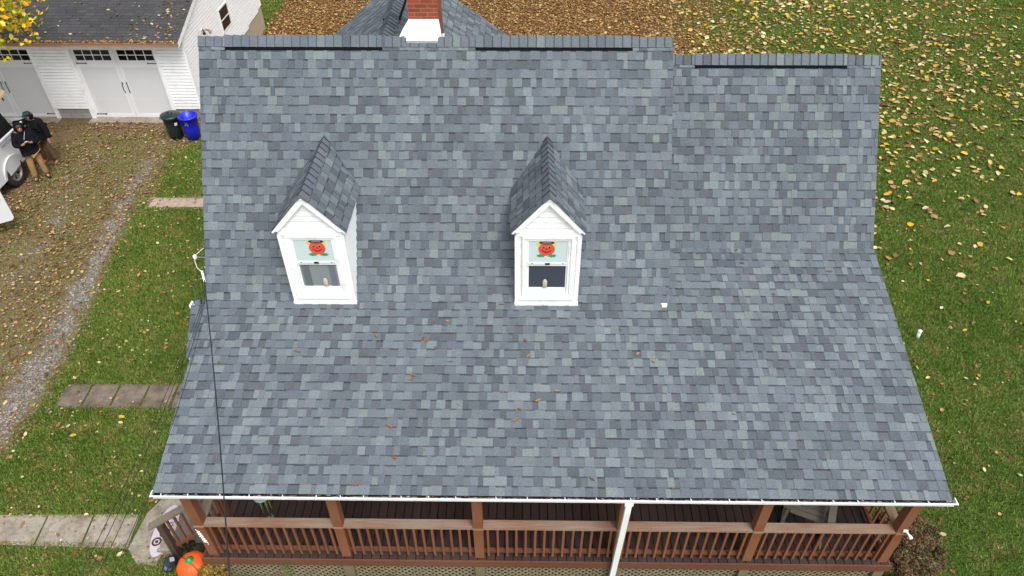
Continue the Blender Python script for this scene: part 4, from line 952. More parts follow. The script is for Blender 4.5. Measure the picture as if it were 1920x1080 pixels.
def person(loc, yaw, sc, J, shirt, pants, shoe, label, cap=None):
    root = empty('person', loc, yaw, label, 'person'); root.scale = (sc, sc, sc)
    V = Vector
    # body: one continuous skin
    verts = [V((0, 0, .95)), V((0, .0, 1.15)), V((0, .01, 1.38)), V((0, .03, 1.50)), V(J['head']) + V((0, -.02, -.07)), V(J['head']), V(J['head']) + V((0, -.01, .08))]
    rad = [(.14, .11), (.13, .10), (.16, .11), .055, (.07, .085), (.082, .10), (.065, .08)]; edges = [(0, 1), (1, 2), (2, 3), (3, 4), (4, 5), (5, 6)]
    def add(p, r, par): verts.append(V(p)); rad.append(r); edges.append((par, len(verts) - 1)); return len(verts) - 1
    hd_ = V(J['head']); add(hd_ + V((0, .105, -.012)), .014, 5)
    for s_, nme in ((-1, 'R'), (1, 'L')):
        sh = add((s_ * .18, .0, 1.44), .06, 2); el = add(J['el' + nme], .045, sh); wr = add(J['wr' + nme], .03, el)
        d = (V(J['hd' + nme]) - V(J['wr' + nme])).normalized(); side = d.cross(V((0, 0, 1))); side = side.normalized() if side.length > .1 else V((1, 0, 0)); nrm = side.cross(d)
        pm = add(V(J['wr' + nme]) + d * .06, (.036, .02), wr)
        for q in range(4):
            ln_ = (.072, .08, .075, .06)[q]; o_ = side * (.028 - .0187 * q); a = add(V(J['wr' + nme]) + d * .095 + o_, .0095, pm); b = add(V(J['wr' + nme]) + d * (.095 + ln_ * .5) + o_ - nrm * .008, .009, a); add(V(J['wr' + nme]) + d * (.095 + ln_ * .85) + o_ - nrm * .03, .008, b)
        a = add(V(J['wr' + nme]) + d * .04 + side * .045, .011, pm); add(V(J['wr' + nme]) + d * .075 + side * .06 - nrm * .02, .009, a)
        hp = add((s_ * .09, 0, .90), .09, 0); kn = add(J['kn' + nme], .06, hp); an = add(J['an' + nme], .04, kn); add(V(J['an' + nme]) + V((s_ * .02, .12, -.04)), .035, an)
    skin_mesh('body', verts, edges, rad, SKIN, root)
    # sweater or jacket
    verts = [V((0, .0, 1.05)), V((0, 0, 1.20)), V((0, .005, 1.36)), V((0, .015, 1.48)), V((0, 0, .84))]; rad = [(.235, .185), (.235, .185), (.245, .18), (.12, .11), (.21, .17)]; edges = [(0, 1), (1, 2), (2, 3), (0, 4)]
    for s_, nme in ((-1, 'R'), (1, 'L')):
        sh = add((s_ * .185, 0, 1.42), .11, 2); m1 = add(V((s_ * .185, 0, 1.42)).lerp(V(J['el' + nme]), .5), .10, sh); el = add(J['el' + nme], .09, m1); add(V(J['wr' + nme]) * .95 + V(J['el' + nme]) * .05, .065, el)
    cm = m_plain('dark_hoodie_cloth', shirt, .95, .3, 12, spec=.1, bmp=.5)
    jk = skin_mesh('hoodie', verts, edges, rad, cm, root)
    # trousers
    verts = [V((0, 0, .98)), ]; rad = [(.20, .16)]; edges = []
    for s_, nme in ((-1, 'R'), (1, 'L')):
        hp = add((s_ * .095, 0, .86), .115, 0); k1 = add(V((s_ * .095, 0, .86)).lerp(V(J['kn' + nme]), .55), .1, hp); kn = add(J['kn' + nme], .085, k1); k2 = add(V(J['kn' + nme]).lerp(V(J['an' + nme]), .55), .078, kn); add(V(J['an' + nme]) + V((0, 0, .03)), .085, k2)
    skin_mesh('trousers', verts, edges, rad, m_plain('canvas_trousers', pants, .9, .25, 9, spec=.15, bmp=.4), root)
    for s_, nme in ((-1, 'R'), (1, 'L')):
        a = V(J['an' + nme]); skin_mesh('boot', [a + V((0, -.02, .05)), a + V((0, -.03, -.02)), a + V((s_ * .01, .06, -.035)), a + V((s_ * .02, .16, -.045))], [(0, 1), (1, 2), (2, 3)], [.06, .055, (.05, .042), (.045, .032)], m_plain('boot_leather', shoe, .7, .2), root)
    # hood: shell open at the face
    m = MB(); n = 20
    hc = hd_ + V((0, -.015, .015)); rings = []
    for i in range(9):
        t = i / 8; yy = .075 - .20 * t; rr = [.098, .118, .13, .138, .138, .13, .112, .08, .02][i]
        rings.append([(hc.x + rr * math.cos(2*math.pi*k/n), hc.y + yy, hc.z + (rr * 1.12) * math.sin(2*math.pi*k/n) - .02 * t) for k in range(n)])
    if cap: pass
    for a, b in zip(rings, rings[1:]):
        for k in range(n):
            if cap and a[k][2] > hc.z + .06 : continue
            m.face([a[k], a[(k+1) % n], b[(k+1) % n], b[k]])
    m.build('hood', cm, root, True)
    # face features
    m = MB()
    for s_ in (-1, 1):
        m.lathe([(0, -.008), (.012, -.004), (.012, .004), (0, .008)], tuple(hd_ + V((s_ * .032, .082, .012))), 8, (.02, .015, .012)); m.box(tuple(hd_ + V((s_ * .032 - .018, .082, .034))), tuple(hd_ + V((s_ * .032 + .018, .092, .042))), (.05, .03, .02))
    m.box(tuple(hd_ + V((-.025, .07, -.058))), tuple(hd_ + V((.025, .086, -.048))), rgb(140, 70, 60))
    m.build('facial_features', ATT, root)
    m = MB(); m.lathe([(.084, -.02), (.098, .02), (.094, .06), (.07, .095), (0, .112)], tuple(hd_ + V((0, -.015, .02))), 20, cap or (.05, .03, .02)); 
    if cap:
        m.prism([hd_ + V((-.08, .06, .045)), hd_ + V((.08, .06, .045)), hd_ + V((.06, .16, .03)), hd_ + V((0, .18, .025)), hd_ + V((-.06, .16, .03))], (0, 0, .012), cap)
        m.tube([hd_ + V((.035 * math.cos(a), .082, .082 + .022 * math.sin(a))) for a in [k * .7 for k in range(10)]], .005, 5, rgb(60, 150, 150))
    m.build('cap' if cap else 'hair', ATT, root, True)
    return root
J1 = dict(head=(0, .11, 1.62), elR=(-.27, .06, 1.14), wrR=(-.10, .29, 1.24), hdR=(-.03, .33, 1.30), elL=(.27, .08, 1.14), wrL=(.10, .31, 1.24), hdL=(.03, .35, 1.30), knR=(-.11, .03, .50), knL=(.14, .05, .50), anR=(-.12, -.01, .08), anL=(.18, .02, .08))
p1 = person((-8.93, 12.36, GZ), R_(180 + 38), 1.045, J1, (.008, .008, .012), rgb(196, 156, 106), (.012, .011, .011), 'person in black hooded sweatshirt and tan trousers looking at a phone beside the wheel')
J2 = dict(head=(0, .10, 1.62), elL=(.42, .06, 1.32), wrL=(.66, .12, 1.33), hdL=(.75, .14, 1.32), elR=(-.29, -.02, 1.13), wrR=(-.33, .08, .90), hdR=(-.33, .10, .80), knR=(-.12, .03, .50), knL=(.15, .06, .50), anR=(-.15, -.02, .08), anL=(.20, .02, .08))
p2 = person((-9.08, 13.22, GZ), R_(180 - 12), 1.0, J2, (.008, .009, .010), rgb(120, 98, 72), rgb(150, 100, 62), 'person in dark teal cap and black jacket resting one arm on the truck', cap=rgb(24, 48, 54))
m = MB(); m.tube([(.09 + .035 * math.cos(a), .152, 1.32 + .035 * math.sin(a)) for a in [k * .65 for k in range(9)]], .006, 5, rgb(50, 140, 130)); m.build('chest_emblem', ATT, p2)
m = MB(); m.bar((-.02, .152, 1.18), (.0, .158, 1.10), .035, .012, rgb(240, 210, 60)); m.build('badge', ATT, p1); m = MB(); m.bar((-.08, .12, 1.50), (.02, .17, 1.30), .008, .006, (.7, .7, .7)); m.build('lanyard', ATT, p1)
ph = MB(); ph.box((-.04, -.075, -.006), (.04, .075, .006), (.75, .76, .78)); ph.box((-.034, -.066, .006), (.034, .066, .008), rgb(226, 206, 214))
o = ph.build('phone', ATTG, None, label='pale phone held in both hands by the hooded person', cat='phone', bevel=.004)
pm_ = Matrix.Translation(Vector((-8.93, 12.36, GZ))) @ Matrix.Rotation(R_(180 + 38), 4, 'Z') @ Matrix.Scale(1.045, 4)
o.location = pm_ @ Vector((0, .36, 1.325)); o.rotation_euler = (R_(25), 0, R_(180 + 38))

# ---------------------------------------------------------------- paths
def slab_run(name, quads, th, mat, kind=True, jit=.0):
    m = MB()
    for q in quads: m.prism([Vector((x, y, GZ - .03)) for x, y in q], (0, 0, .03 + th))
    return m.build(name, mat, None, kind='structure', bevel=.008)
def row(xs, y0a, y1a, y0b, y1b, skew=0., gap=.02):
    out = []; X0, X1 = xs[0], xs[-1]
    for a, b in zip(xs, xs[1:]):
        ta, tb_ = (a - X0) / (X1 - X0), (b - X0) / (X1 - X0)
        out.append([(a + gap, y0a + (y0b - y0a) * ta), (b - gap, y0a + (y0b - y0a) * tb_), (b - gap + skew, y1a + (y1b - y1a) * tb_), (a + gap + skew, y1a + (y1b - y1a) * ta)])
    return out
slab_run('stepping_path', row([-4.43, -3.87, -3.28, -2.66, -2.06, -1.40], 3.77, 4.41, 3.79, 4.43, -.02, .022), .018, CONCD)
slab_run('front_path', row([-5.3, -4.25, -3.27, -2.45, -1.62], .78, 1.30, .70, 1.36, -.04, .018), .018, CONC)
slab_run('step_pad', [[(-1.62, .70), (-1.35, .42), (-1.02, .40), (-.98, .8), (-.70, 1.0), (-.5, 1.9), (-1.25, 1.95), (-1.55, 1.4)]], .014, CONC)
slab_run('back_door_pad', [[(-5.34, 10.85), (-3.2, 10.8), (-3.2, 11.45), (-5.42, 11.38)]], .014, m_concrete('pinkish_concrete', rgb(214, 190, 172), rgb(190, 166, 148)))

# ---------------------------------------------------------------- ground
def sstep(x, a, b): t = np.clip((x - a) / (b - a), 0, 1); return t * t * (3 - 2 * t)
BND = np.array([(14.54, -4.98), (13.66, -5.6), (11.67, -5.24), (11.0, -5.5), (9.41, -5.44), (7.5, -5.09), (6.37, -4.96), (4.87, -4.74), (3.84, -4.79), (2.53, -4.85), (1.71, -4.99), (-10, -5.4)])[::-1]
TR1 = np.array([(14.6, -6.3), (13.72, -6.27), (11.39, -6.05), (9.64, -5.82), (7.89, -5.55), (6.55, -5.38), (5.34, -5.3), (4.26, -5.3), (2.89, -5.4), (-10, -6.2)])[::-1]
TR2 = np.array([(14.6, -8.2), (13.71, -8.16), (11.38, -7.87), (9.86, -7.57), (8.29, -7.2), (7.09, -7.09), (5.66, -7.1), (-10, -8)])[::-1]
def fields(x, y):
    bx = np.interp(y, BND[:, 0], BND[:, 1]); drive = sstep(bx - x, -.35, .35) * sstep(16.6 - y, 0, .5) * sstep(x, -16, -13)
    drive = np.maximum(drive, sstep(y, 14.3, 14.8) * sstep(-x, 4.6, 5.2) * sstep(16.6 - y, 0, .5))
    t1 = np.interp(y, TR1[:, 0], TR1[:, 1]); t2 = np.interp(y, TR2[:, 0], TR2[:, 1])
    st = sstep(14.4 - y, 0, 3); w1 = .30 + .22 * sstep(9 - y, 0, 5) + .07 * np.sin(y * 2.1) + .05 * np.sin(y * 5.3)
    brk = .55 + .45 * np.sin(x * 3.3 + 2.2 * np.sin(y * 1.9)) * np.cos(y * 2.6 + 1.5 * np.sin(x * 2.7))
    track = (.5 + .5 * brk) * np.exp(-((x - t1) / w1) ** 2) * (.45 + .6 * st) * (y < 15) + brk * np.exp(-((x - t2 + .12 * np.sin(y * 1.7)) / .4) ** 2) * .55 * (y < 14.5)
    wv = np.sin(x * 1.3 + 1.7 * np.sin(y * .8)) * np.cos(y * 1.1 + np.sin(x * .9)) * 1.6 + np.sin(x * 3.7 + y) * np.cos(y * 3.1 - x) * .7
    litter = sstep(y, 15.5, 19) * sstep(18.5 - x + wv, 0, 10) * sstep(x, -5.6, -5.3) * (1 - .35 * sstep(wv, .9, 1.9)) + .55 * sstep(y, 13.5, 17) * sstep(12 - x, 0, 4) * (x > -5)
    return drive, np.clip(track, 0, 1), np.clip(litter, 0, 1)
xs = np.concatenate([[-150, -90, -50, -30], np.arange(-20, 30.01, .16), [40, 60, 100, 150]]); ys = np.concatenate([[-120, -60, -25, -12], np.arange(-6, 34.01, .16), [45, 70, 120, 200]])
XX, YY = np.meshgrid(xs, ys); nx, ny = len(xs), len(ys)
ZZ = np.full_like(XX, GZ) + .02 * np.sin(XX * .9 + 1) * np.cos(YY * .7) * (np.hypot(XX, YY) < 60) * (YY < 15.4) * ((XX < -6.3) | (XX > 11.5)) * 0
idx = np.arange(nx * ny).reshape(ny, nx)
F = np.stack([idx[:-1, :-1], idx[:-1, 1:], idx[1:, 1:], idx[1:, :-1]], -1).reshape(-1, 4)
cxm = (XX[:-1, :-1] + XX[1:, 1:]).ravel() / 2; cym = (YY[:-1, :-1] + YY[1:, 1:]).ravel() / 2
dfl = fields(cxm, cym)[0]
MG = m_ground()
def gmesh(name, sel):
    ff = F[sel]; used, inv = np.unique(ff, return_inverse=True); ff = inv.reshape(-1, 4)
    co = np.stack([XX.ravel()[used], YY.ravel()[used], ZZ.ravel()[used]], -1)
    me = bpy.data.meshes.new(name); me.from_pydata(co.tolist(), [], ff.tolist()); me.materials.append(MG)
    d, t, l = fields(co[:, 0], co[:, 1]); ca = me.color_attributes.new('zone', 'FLOAT_COLOR', 'POINT')
    ca.data.foreach_set('color', np.stack([d, t, l, np.ones_like(d)], -1).astype(np.float32).ravel()); me.update()
    o = bpy.data.objects.new(name, me); COL.objects.link(o); o['kind'] = 'structure'; return o
gmesh('ground', dfl < .5); gmesh('driveway', dfl >= .5)

# masks of where nothing may grow or lie
def blocked(x, y):
    b = (x > .1) & (x < 10.9) & (y > .25) & (y < 8.2)
    b |= (x > .4) & (x < 5.2) & (y > 5) & (y < 9.5)
    b |= (x > -14.1) & (x < GX) & (y > 15.7) & (y < 23.6)
    b |= (x > -1.0) & (x < .1) & (y > .6) & (y < 2.1)
    return b
def slabs(x, y):
    b = (x > -4.38) & (x < -1.4) & (y > 3.81) & (y < 4.38)
    b |= (x > -5.3) & (x < -1.6) & (y > .80) & (y < 1.28); b |= (x > -1.6) & (x < -.5) & (y > .45) & (y < 1.9)
    b |= (x > -5.28) & (x < -3.2) & (y > 10.9) & (y < 11.34)
    return b
def inview(x, y, mg=60):
    P = np.stack([x - CP.x, y - CP.y, np.full_like(x, GZ - CP.z)], -1); zc = P @ np.array(_f); px = 960 + 1366.187 * (P @ np.array(_r)) / zc; py = 540 - 1366.187 * (P @ np.array(_u)) / zc
    return (zc > 1) & (px > -mg) & (px < 1920 + mg) & (py > -mg) & (py < 1080 + mg * 2), px, py
rg = np.random.default_rng(5)
# grass blades
def blades(name, n, xr, yr, label):
    x = rg.uniform(*xr, n); y = rg.uniform(*yr, n)
    d, t, l = fields(x, y); v, _, _ = inview(x, y, 330)
    pr = (1 - .86 * d) * (1 - np.clip(t * 1.3, 0, 1)) * (1 - .93 * l); ok = (rg.random(n) < pr) & ~blocked(x, y) & ~slabs(x, y) & v
    x, y = x[ok], y[ok]; k = len(x); a = rg.uniform(0, 2 * np.pi, k); w = rg.uniform(.006, .013, k) * (1 + .04 * y); h = rg.uniform(.03, .07, k) * (1 - .4 * fields(x, y)[0]); b = rg.uniform(0, 2 * np.pi, k); ln = rg.uniform(.01, .05, k)
    co = np.empty((k, 3, 3), np.float32); ca_, sa = np.cos(a), np.sin(a)
    co[:, 0] = np.stack([x - ca_ * w, y - sa * w, np.full(k, GZ)], -1); co[:, 1] = np.stack([x + ca_ * w, y + sa * w, np.full(k, GZ)], -1); co[:, 2] = np.stack([x + np.cos(b) * ln, y + np.sin(b) * ln, GZ + h], -1)
    me = bpy.data.meshes.new(name); me.vertices.add(3 * k); me.vertices.foreach_set('co', co.ravel()); me.loops.add(3 * k); me.loops.foreach_set('vertex_index', np.arange(3 * k, dtype=np.int32)); me.polygons.add(k); me.polygons.foreach_set('loop_start', np.arange(0, 3 * k, 3, dtype=np.int32)); me.polygons.foreach_set('loop_total', np.full(k, 3, np.int32))
    me.update(); c = me.color_attributes.new('Col', 'FLOAT_COLOR', 'POINT'); br = rg.uniform(.8, 1.75, k); yl = rg.random(k) ** 3
    cc = np.stack([br * (1 + .7 * yl), br * (1 + .25 * yl), br * (1 + .1 * yl), np.ones(k)], -1); c.data.foreach_set('color', np.repeat(cc, 3, axis=0).astype(np.float32).ravel())
    me.materials.append(MBL); o = bpy.data.objects.new(name, me); COL.objects.link(o); return tag(o, label, 'grass', kind='stuff')
MBL = m_blade()
blades('grass', 600000, (-9, .5), (-2, 15), 'short green grass of the left lawn beside the driveway')
blades('grass', 640000, (10.5, 28), (-1.5, 28), 'short green grass of the right lawn')
blades('grass', 260000, (-7, 10.5), (15, 28), 'thin grass under the leaves behind the house')

# small litter as stuff
def litter(name, n, dens, xr, yr, size, pal, label, lift=.02, skip_slab=False):
    rn = random.Random(hash(label) % 1000 if False else len(label) * 7 + n); x = rg.uniform(*xr, n); y = rg.uniform(*yr, n); ok = (rg.random(n) < dens(x, y)) & ~blocked(x, y) & inview(x, y, 60)[0]
    if skip_slab: ok &= ~slabs(x, y)
    x, y = x[ok], y[ok]; k = len(x); s_ = rg.uniform(size[0], size[1], k); a = rg.uniform(0, 2 * np.pi, k); th = s_ * rg.uniform(.25, .4, k); fl = .3
    d = np.stack([np.cos(a) * s_ / 2, np.sin(a) * s_ / 2, rg.uniform(-fl, fl, k) * s_ / 2], -1); e_ = np.stack([-np.sin(a) * th, np.cos(a) * th, rg.uniform(-fl, fl, k) * th], -1); up = np.stack([np.zeros(k), np.zeros(k), s_ * rg.uniform(.02, .2, k)], -1)
    P = np.stack([x, y, GZ + lift + rg.uniform(0, .025, k) + s_ * .15], -1)
    j = rg.uniform(-.25, .25, (k, 1))
    V_ = np.stack([P - d, P - d * .35 + e_ + up, P + d * .45 + e_ * .9 + up, P + d, P + d * .45 - e_ * .9 + up * j, P - d * .35 - e_ + up], 1)  # 6 per leaf
    co = V_.reshape(-1, 3).astype(np.float32); base = np.arange(k) * 6
    lf = np.stack([base, base + 3, base + 2, base + 1, base, base + 5, base + 4, base + 3], -1).astype(np.int32)
    me = bpy.data.meshes.new(name); me.vertices.add(6 * k); me.vertices.foreach_set('co', co.ravel()); me.loops.add(8 * k); me.loops.foreach_set('vertex_index', lf.ravel()); me.polygons.add(2 * k); me.polygons.foreach_set('loop_start', np.arange(0, 8 * k, 4, dtype=np.int32)); me.polygons.foreach_set('loop_total', np.full(2 * k, 4, np.int32)); me.update()
    c = me.color_attributes.new('Col', 'FLOAT_COLOR', 'POINT'); pa = np.array(pal)[rg.integers(0, len(pal), k)] * rg.uniform(.75, 1.2, (k, 1)); pa = np.concatenate([pa, np.ones((k, 1))], 1); c.data.foreach_set('color', np.repeat(pa, 6, axis=0).astype(np.float32).ravel())
    me.materials.append(LEAF); o = bpy.data.objects.new(name, me); COL.objects.link(o); return tag(o, label, 'leaf litter', kind='stuff')
litter('leaf_carpet', 60000, lambda x, y: fields(x, y)[2] ** 1.3, (-7, 15), (13, 28), (.05, .12), BRN + [TAN[0], BRN[1], BRN[4], YEL[4]], 'dense carpet of brown leaves behind the house')
def dyel(x, y): return (.55 + .45 * np.sin(x * 1.9 + 2 * np.sin(y * 1.2)) * np.cos(y * 1.7 + x)) * 1.35 * sstep(y, 6, 20) * sstep(x, 7, 12) * (.25 + .75 * np.exp(-((x - 17) / 7) ** 2)) * .75 + .03
litter('fallen_leaves', 12500, dyel, (7, 28), (7, 28), (.08, .24), YEL + YEL[:2] + TAN + BRN[1:4], 'pale yellow leaves strewn over the far right lawn')
litter('fallen_leaves', 17000, lambda x, y: (.12 + .8 * sstep(y, 11, 24) * (1 - .5 * sstep(x, 17, 24))) * sstep(x, 3, 11) * ((x > 10.8) | (y > 12)), (3, 27), (-.2, 28), (.04, .09), BRN + TAN, 'small brown leaf bits in the grass of the right lawn')
litter('leaf_carpet', 340, lambda x, y: sstep(y, 17, 19), (-6, 12), (17, 28), (.08, .13), YEL, 'yellow leaves on top of the brown carpet behind the house')
litter('driveway_litter', 14000, lambda x, y: fields(x, y)[0] * (1 - .6 * fields(x, y)[1]) * (.35 + .65 * (np.sin(x * 1.7 + y) * np.cos(y * 1.3 - x * .6) > -.2)), (-14, -4.5), (-.2, 15.8), (.035, .10), BRN + BRN + TAN[:3], 'brown leaf bits trodden into the driveway')
litter('fallen_leaves', 1700, lambda x, y: (1 - fields(x, y)[0]), (-5.5, .2), (-.2, 14.8), (.03, .075), BRN + TAN, 'small brown leaf bits in the grass of the left lawn')
# gravel stones
def gravel():
    n = 20000; x = rg.uniform(-9.5, -4.3, n); y = rg.uniform(-.2, 14.8, n); d, t, l = fields(x, y); nz = .5 + .5 * np.sin(x * 3.1 + 2 * np.sin(y * 2.3)) * np.cos(y * 2.9 + np.sin(x * 4)); ok = (rg.random(n) < t * (.25 + .65 * nz) + d * .05); x, y = x[ok], y[ok]; k = len(x)
    s_ = rg.uniform(.012, .032, k); a = rg.uniform(0, 6.28, k); P = np.stack([x, y, np.full(k, GZ)], -1)
    V_ = [P + np.stack([np.cos(a + q * 1.571) * s_ * (1 + .3 * (q % 2)), np.sin(a + q * 1.571) * s_, np.zeros(k)], -1) for q in range(4)] + [P + np.stack([s_ * .2, s_ * .1, s_ * .9], -1)]
    co = np.stack(V_, 1).reshape(-1, 3).astype(np.float32); b = np.arange(k) * 5; lf = np.stack([b, b+1, b+4, b+1, b+2, b+4, b+2, b+3, b+4, b+3, b, b+4], -1).astype(np.int32)
    me = bpy.data.meshes.new('gravel'); me.vertices.add(5 * k); me.vertices.foreach_set('co', co.ravel()); me.loops.add(12 * k); me.loops.foreach_set('vertex_index', lf.ravel()); me.polygons.add(4 * k); me.polygons.foreach_set('loop_start', np.arange(0, 12 * k, 3, dtype=np.int32)); me.polygons.foreach_set('loop_total', np.full(4 * k, 3, np.int32)); me.update()
    c = me.color_attributes.new('Col', 'FLOAT_COLOR', 'POINT'); g = rg.uniform(.08, .34, (k, 1)) * np.array([[1, .96, .91]]); c.data.foreach_set('color', np.repeat(np.concatenate([g, np.ones((k, 1))], 1), 5, axis=0).astype(np.float32).ravel())
    me.materials.append(LEAF); o = bpy.data.objects.new('gravel', me); COL.objects.link(o); tag(o, 'loose grey gravel along the wheel tracks of the driveway', 'gravel', kind='stuff')
gravel()

# individual larger leaves: shared shapes, one object each
def leaf_shape(kind, col, seed):
    rn = random.Random(seed); m = MB(); N_ = 14 if kind == 'oval' else 20
    pts = []
    for k in range(N_):
        a = 2 * math.pi * k / N_
        if kind == 'oval': r = .5 * (1 - .42 * abs(math.sin(a))) * (1 + rn.uniform(-.04, .04))
        else: r = .5 * (.62 + .38 * abs(math.cos(2.5 * a))) * (1 + rn.uniform(-.08, .08)) * (.8 + .2 * math.cos(a))
        x, y = r * math.cos(a), r * math.sin(a); pts.append(Vector((x, y, .10 * (abs(y) * 2) ** 1.5 * rn.uniform(.6, 1.4) + .10 * x * x + .02)))
    c0 = Vector((0, 0, .0))
    for k in range(N_): m.face([c0, pts[k], pts[(k + 1) % N_]], tuple(q * rn.uniform(.9, 1.08) for q in col))
    e0 = pts[N_ // 2]; m.face([e0, pts[N_ // 2 - 1].lerp(e0, .9), e0 + Vector((-.2, .03, .0))], tuple(q * .7 for q in col))
    me_o = m.build('leaf', LEAF); me = me_o.data; bpy.data.objects.remove(me_o); return me
LV = {'yellow': [leaf_shape('oval', YEL[i], 100 + i) for i in (0, 1, 2, 3)], 'tan': [leaf_shape(k, TAN[i], 110 + i) for i, k in ((0, 'oval'), (1, 'oval'), (2, 'lobed'), (4, 'oval'))], 'brown': [leaf_shape(k, BRN[i], 120 + i) for i, k in ((0, 'lobed'), (1, 'oval'), (4, 'oval'), (2, 'lobed'))]}
rn = random.Random(91)
LAB = {('yellow', 'l'): 'pale yellow fallen leaf lying on the left lawn', ('tan', 'l'): 'curled tan fallen leaf lying on the left lawn', ('brown', 'l'): 'brown fallen leaf lying on the left lawn',
       ('yellow', 'r'): 'yellow fallen leaf lying on the near right lawn', ('tan', 'r'): 'tan fallen leaf lying on the near right lawn', ('brown', 'r'): 'brown fallen leaf lying on the near right lawn',
       ('yellow', 'd'): 'yellow fallen leaf lying on the driveway', ('tan', 'd'): 'large tan fallen leaf lying on the driveway', ('brown', 'd'): 'large brown fallen leaf lying on the driveway', ('tan', 'p'): 'tan fallen leaf lying on the pale front path', ('brown', 'p'): 'brown fallen leaf lying on the pale front path', ('yellow', 'p'): 'yellow fallen leaf lying on the pale front path'}
def put_leaf(col, z_, x, y, s_, zl):
    o = bpy.data.objects.new('fallen_leaf', rn.choice(LV[col])); COL.objects.link(o); o.location = (x, y, zl); o.scale = (s_, s_ * rn.uniform(.8, 1.1), s_ * rn.uniform(.6, 1.6)); o.rotation_euler = (rn.uniform(-.25, .25), rn.uniform(-.25, .25), rn.uniform(0, 6.28))
    tag(o, LAB[(col, z_)], 'leaf', col + ' leaves on the ' + {'l': 'left lawn', 'r': 'near right lawn', 'd': 'driveway', 'p': 'front path'}[z_])
cnt = 0
while cnt < 262:
    u_ = rn.random()
    if u_ < .52: x, y = rn.uniform(-5.2, -.3), rn.uniform(.0, 13.5)
    elif u_ < .68: x, y = rn.uniform(-9, -5.2), rn.uniform(2.5, 12)
    else: x, y = rn.uniform(11.2, 17.5), rn.uniform(.2, 13)
    xa, ya = np.array([x]), np.array([y]); iv, px, py = inview(xa, ya, 5)
    if not iv[0] or blocked(xa, ya)[0]: continue
    d = fields(xa, ya)[0][0]; sl_ = slabs(xa, ya)[0]
    z_ = 'd' if d > .5 else ('r' if x > 5 else 'l'); col = rn.choices(('yellow', 'tan', 'brown'), (.22, .46, .32) if z_ != 'r' else (.3, .45, .25))[0]
    zl = GZ + .045
    if sl_:
        if y < 2: z_ = 'p'
        else: continue
        zl = GZ + .024
    elif d > .5: zl = GZ + .015
    put_leaf(col, z_, x, y, rn.uniform(.07, .135), zl); cnt += 1
RL = [(3.74,2.66),(2.84,2.4),(3.58,2.36),(3.48,1.75),(5.38,1.37),(5.11,1.22),(5.05,1.07),(6.68,2.53),(4.8,2.96),(1.65,2.12),(2.84,.14),(8.73,4.02),(8.78,3.76),(8.09,3.95),(7.26,.13),(6.12,.23),(9.2,3.18),(3.53,2.43),(3.03,2.14),(3.64,2.32),(3.94,2.66),(2.4,2.13),(3.45,1.69),(5.67,1.51),(6.91,2.12),(7.15,1.99),(3.2,.96),(4.2,1.29),(4.83,1.5),(3.33,.5),(3.74,.62),(8.24,1.18),(5.18,2.33),(3.78,2.19),(.47,1.92),(4.04,1.97),(5.23,2.08),(5.47,1.89),(10.2,3.61)]
for (x, y) in RL:
    o = bpy.data.objects.new('roof_leaf', rn.choice(LV['brown'][:3] + LV['tan'][2:])); COL.objects.link(o); s_ = rn.uniform(.06, .13)
    o.location = (x, y, y * math.tan(A2) + .016); o.scale = (s_, s_ * .6, s_ * 1.5); o.rotation_euler = (A2, rn.uniform(-.2, .2), rn.uniform(0, 6.28)); tag(o, 'small curled brown leaf resting on the low grey porch roof', 'leaf', 'brown leaves on the porch roof')

o = bpy.data.objects.new('fallen_leaf', LV['brown'][1]); COL.objects.link(o); o.location = (2.03, 2.955, BM.z + .15); o.scale = (.06, .04, .06); o.rotation_euler = (0, 0, .3); tag(o, 'tiny dark leaf lying on the white sill of the left dormer window', 'leaf')
# white pipe stub in lawn
m = MB(); m.tube([(13.98, 5.97, GZ - .02), (13.97, 5.98, GZ + .19)], .037, 16, (.72, .72, .72)); m.tube([(13.97, 5.98, GZ + .19), (13.97, 5.98, GZ + .23)], [.046, .043], 16, (.84, .84, .84)); m.build('cleanout_pipe', ATTG, None, True, label='short white capped pipe standing in the right lawn', cat='pipe')

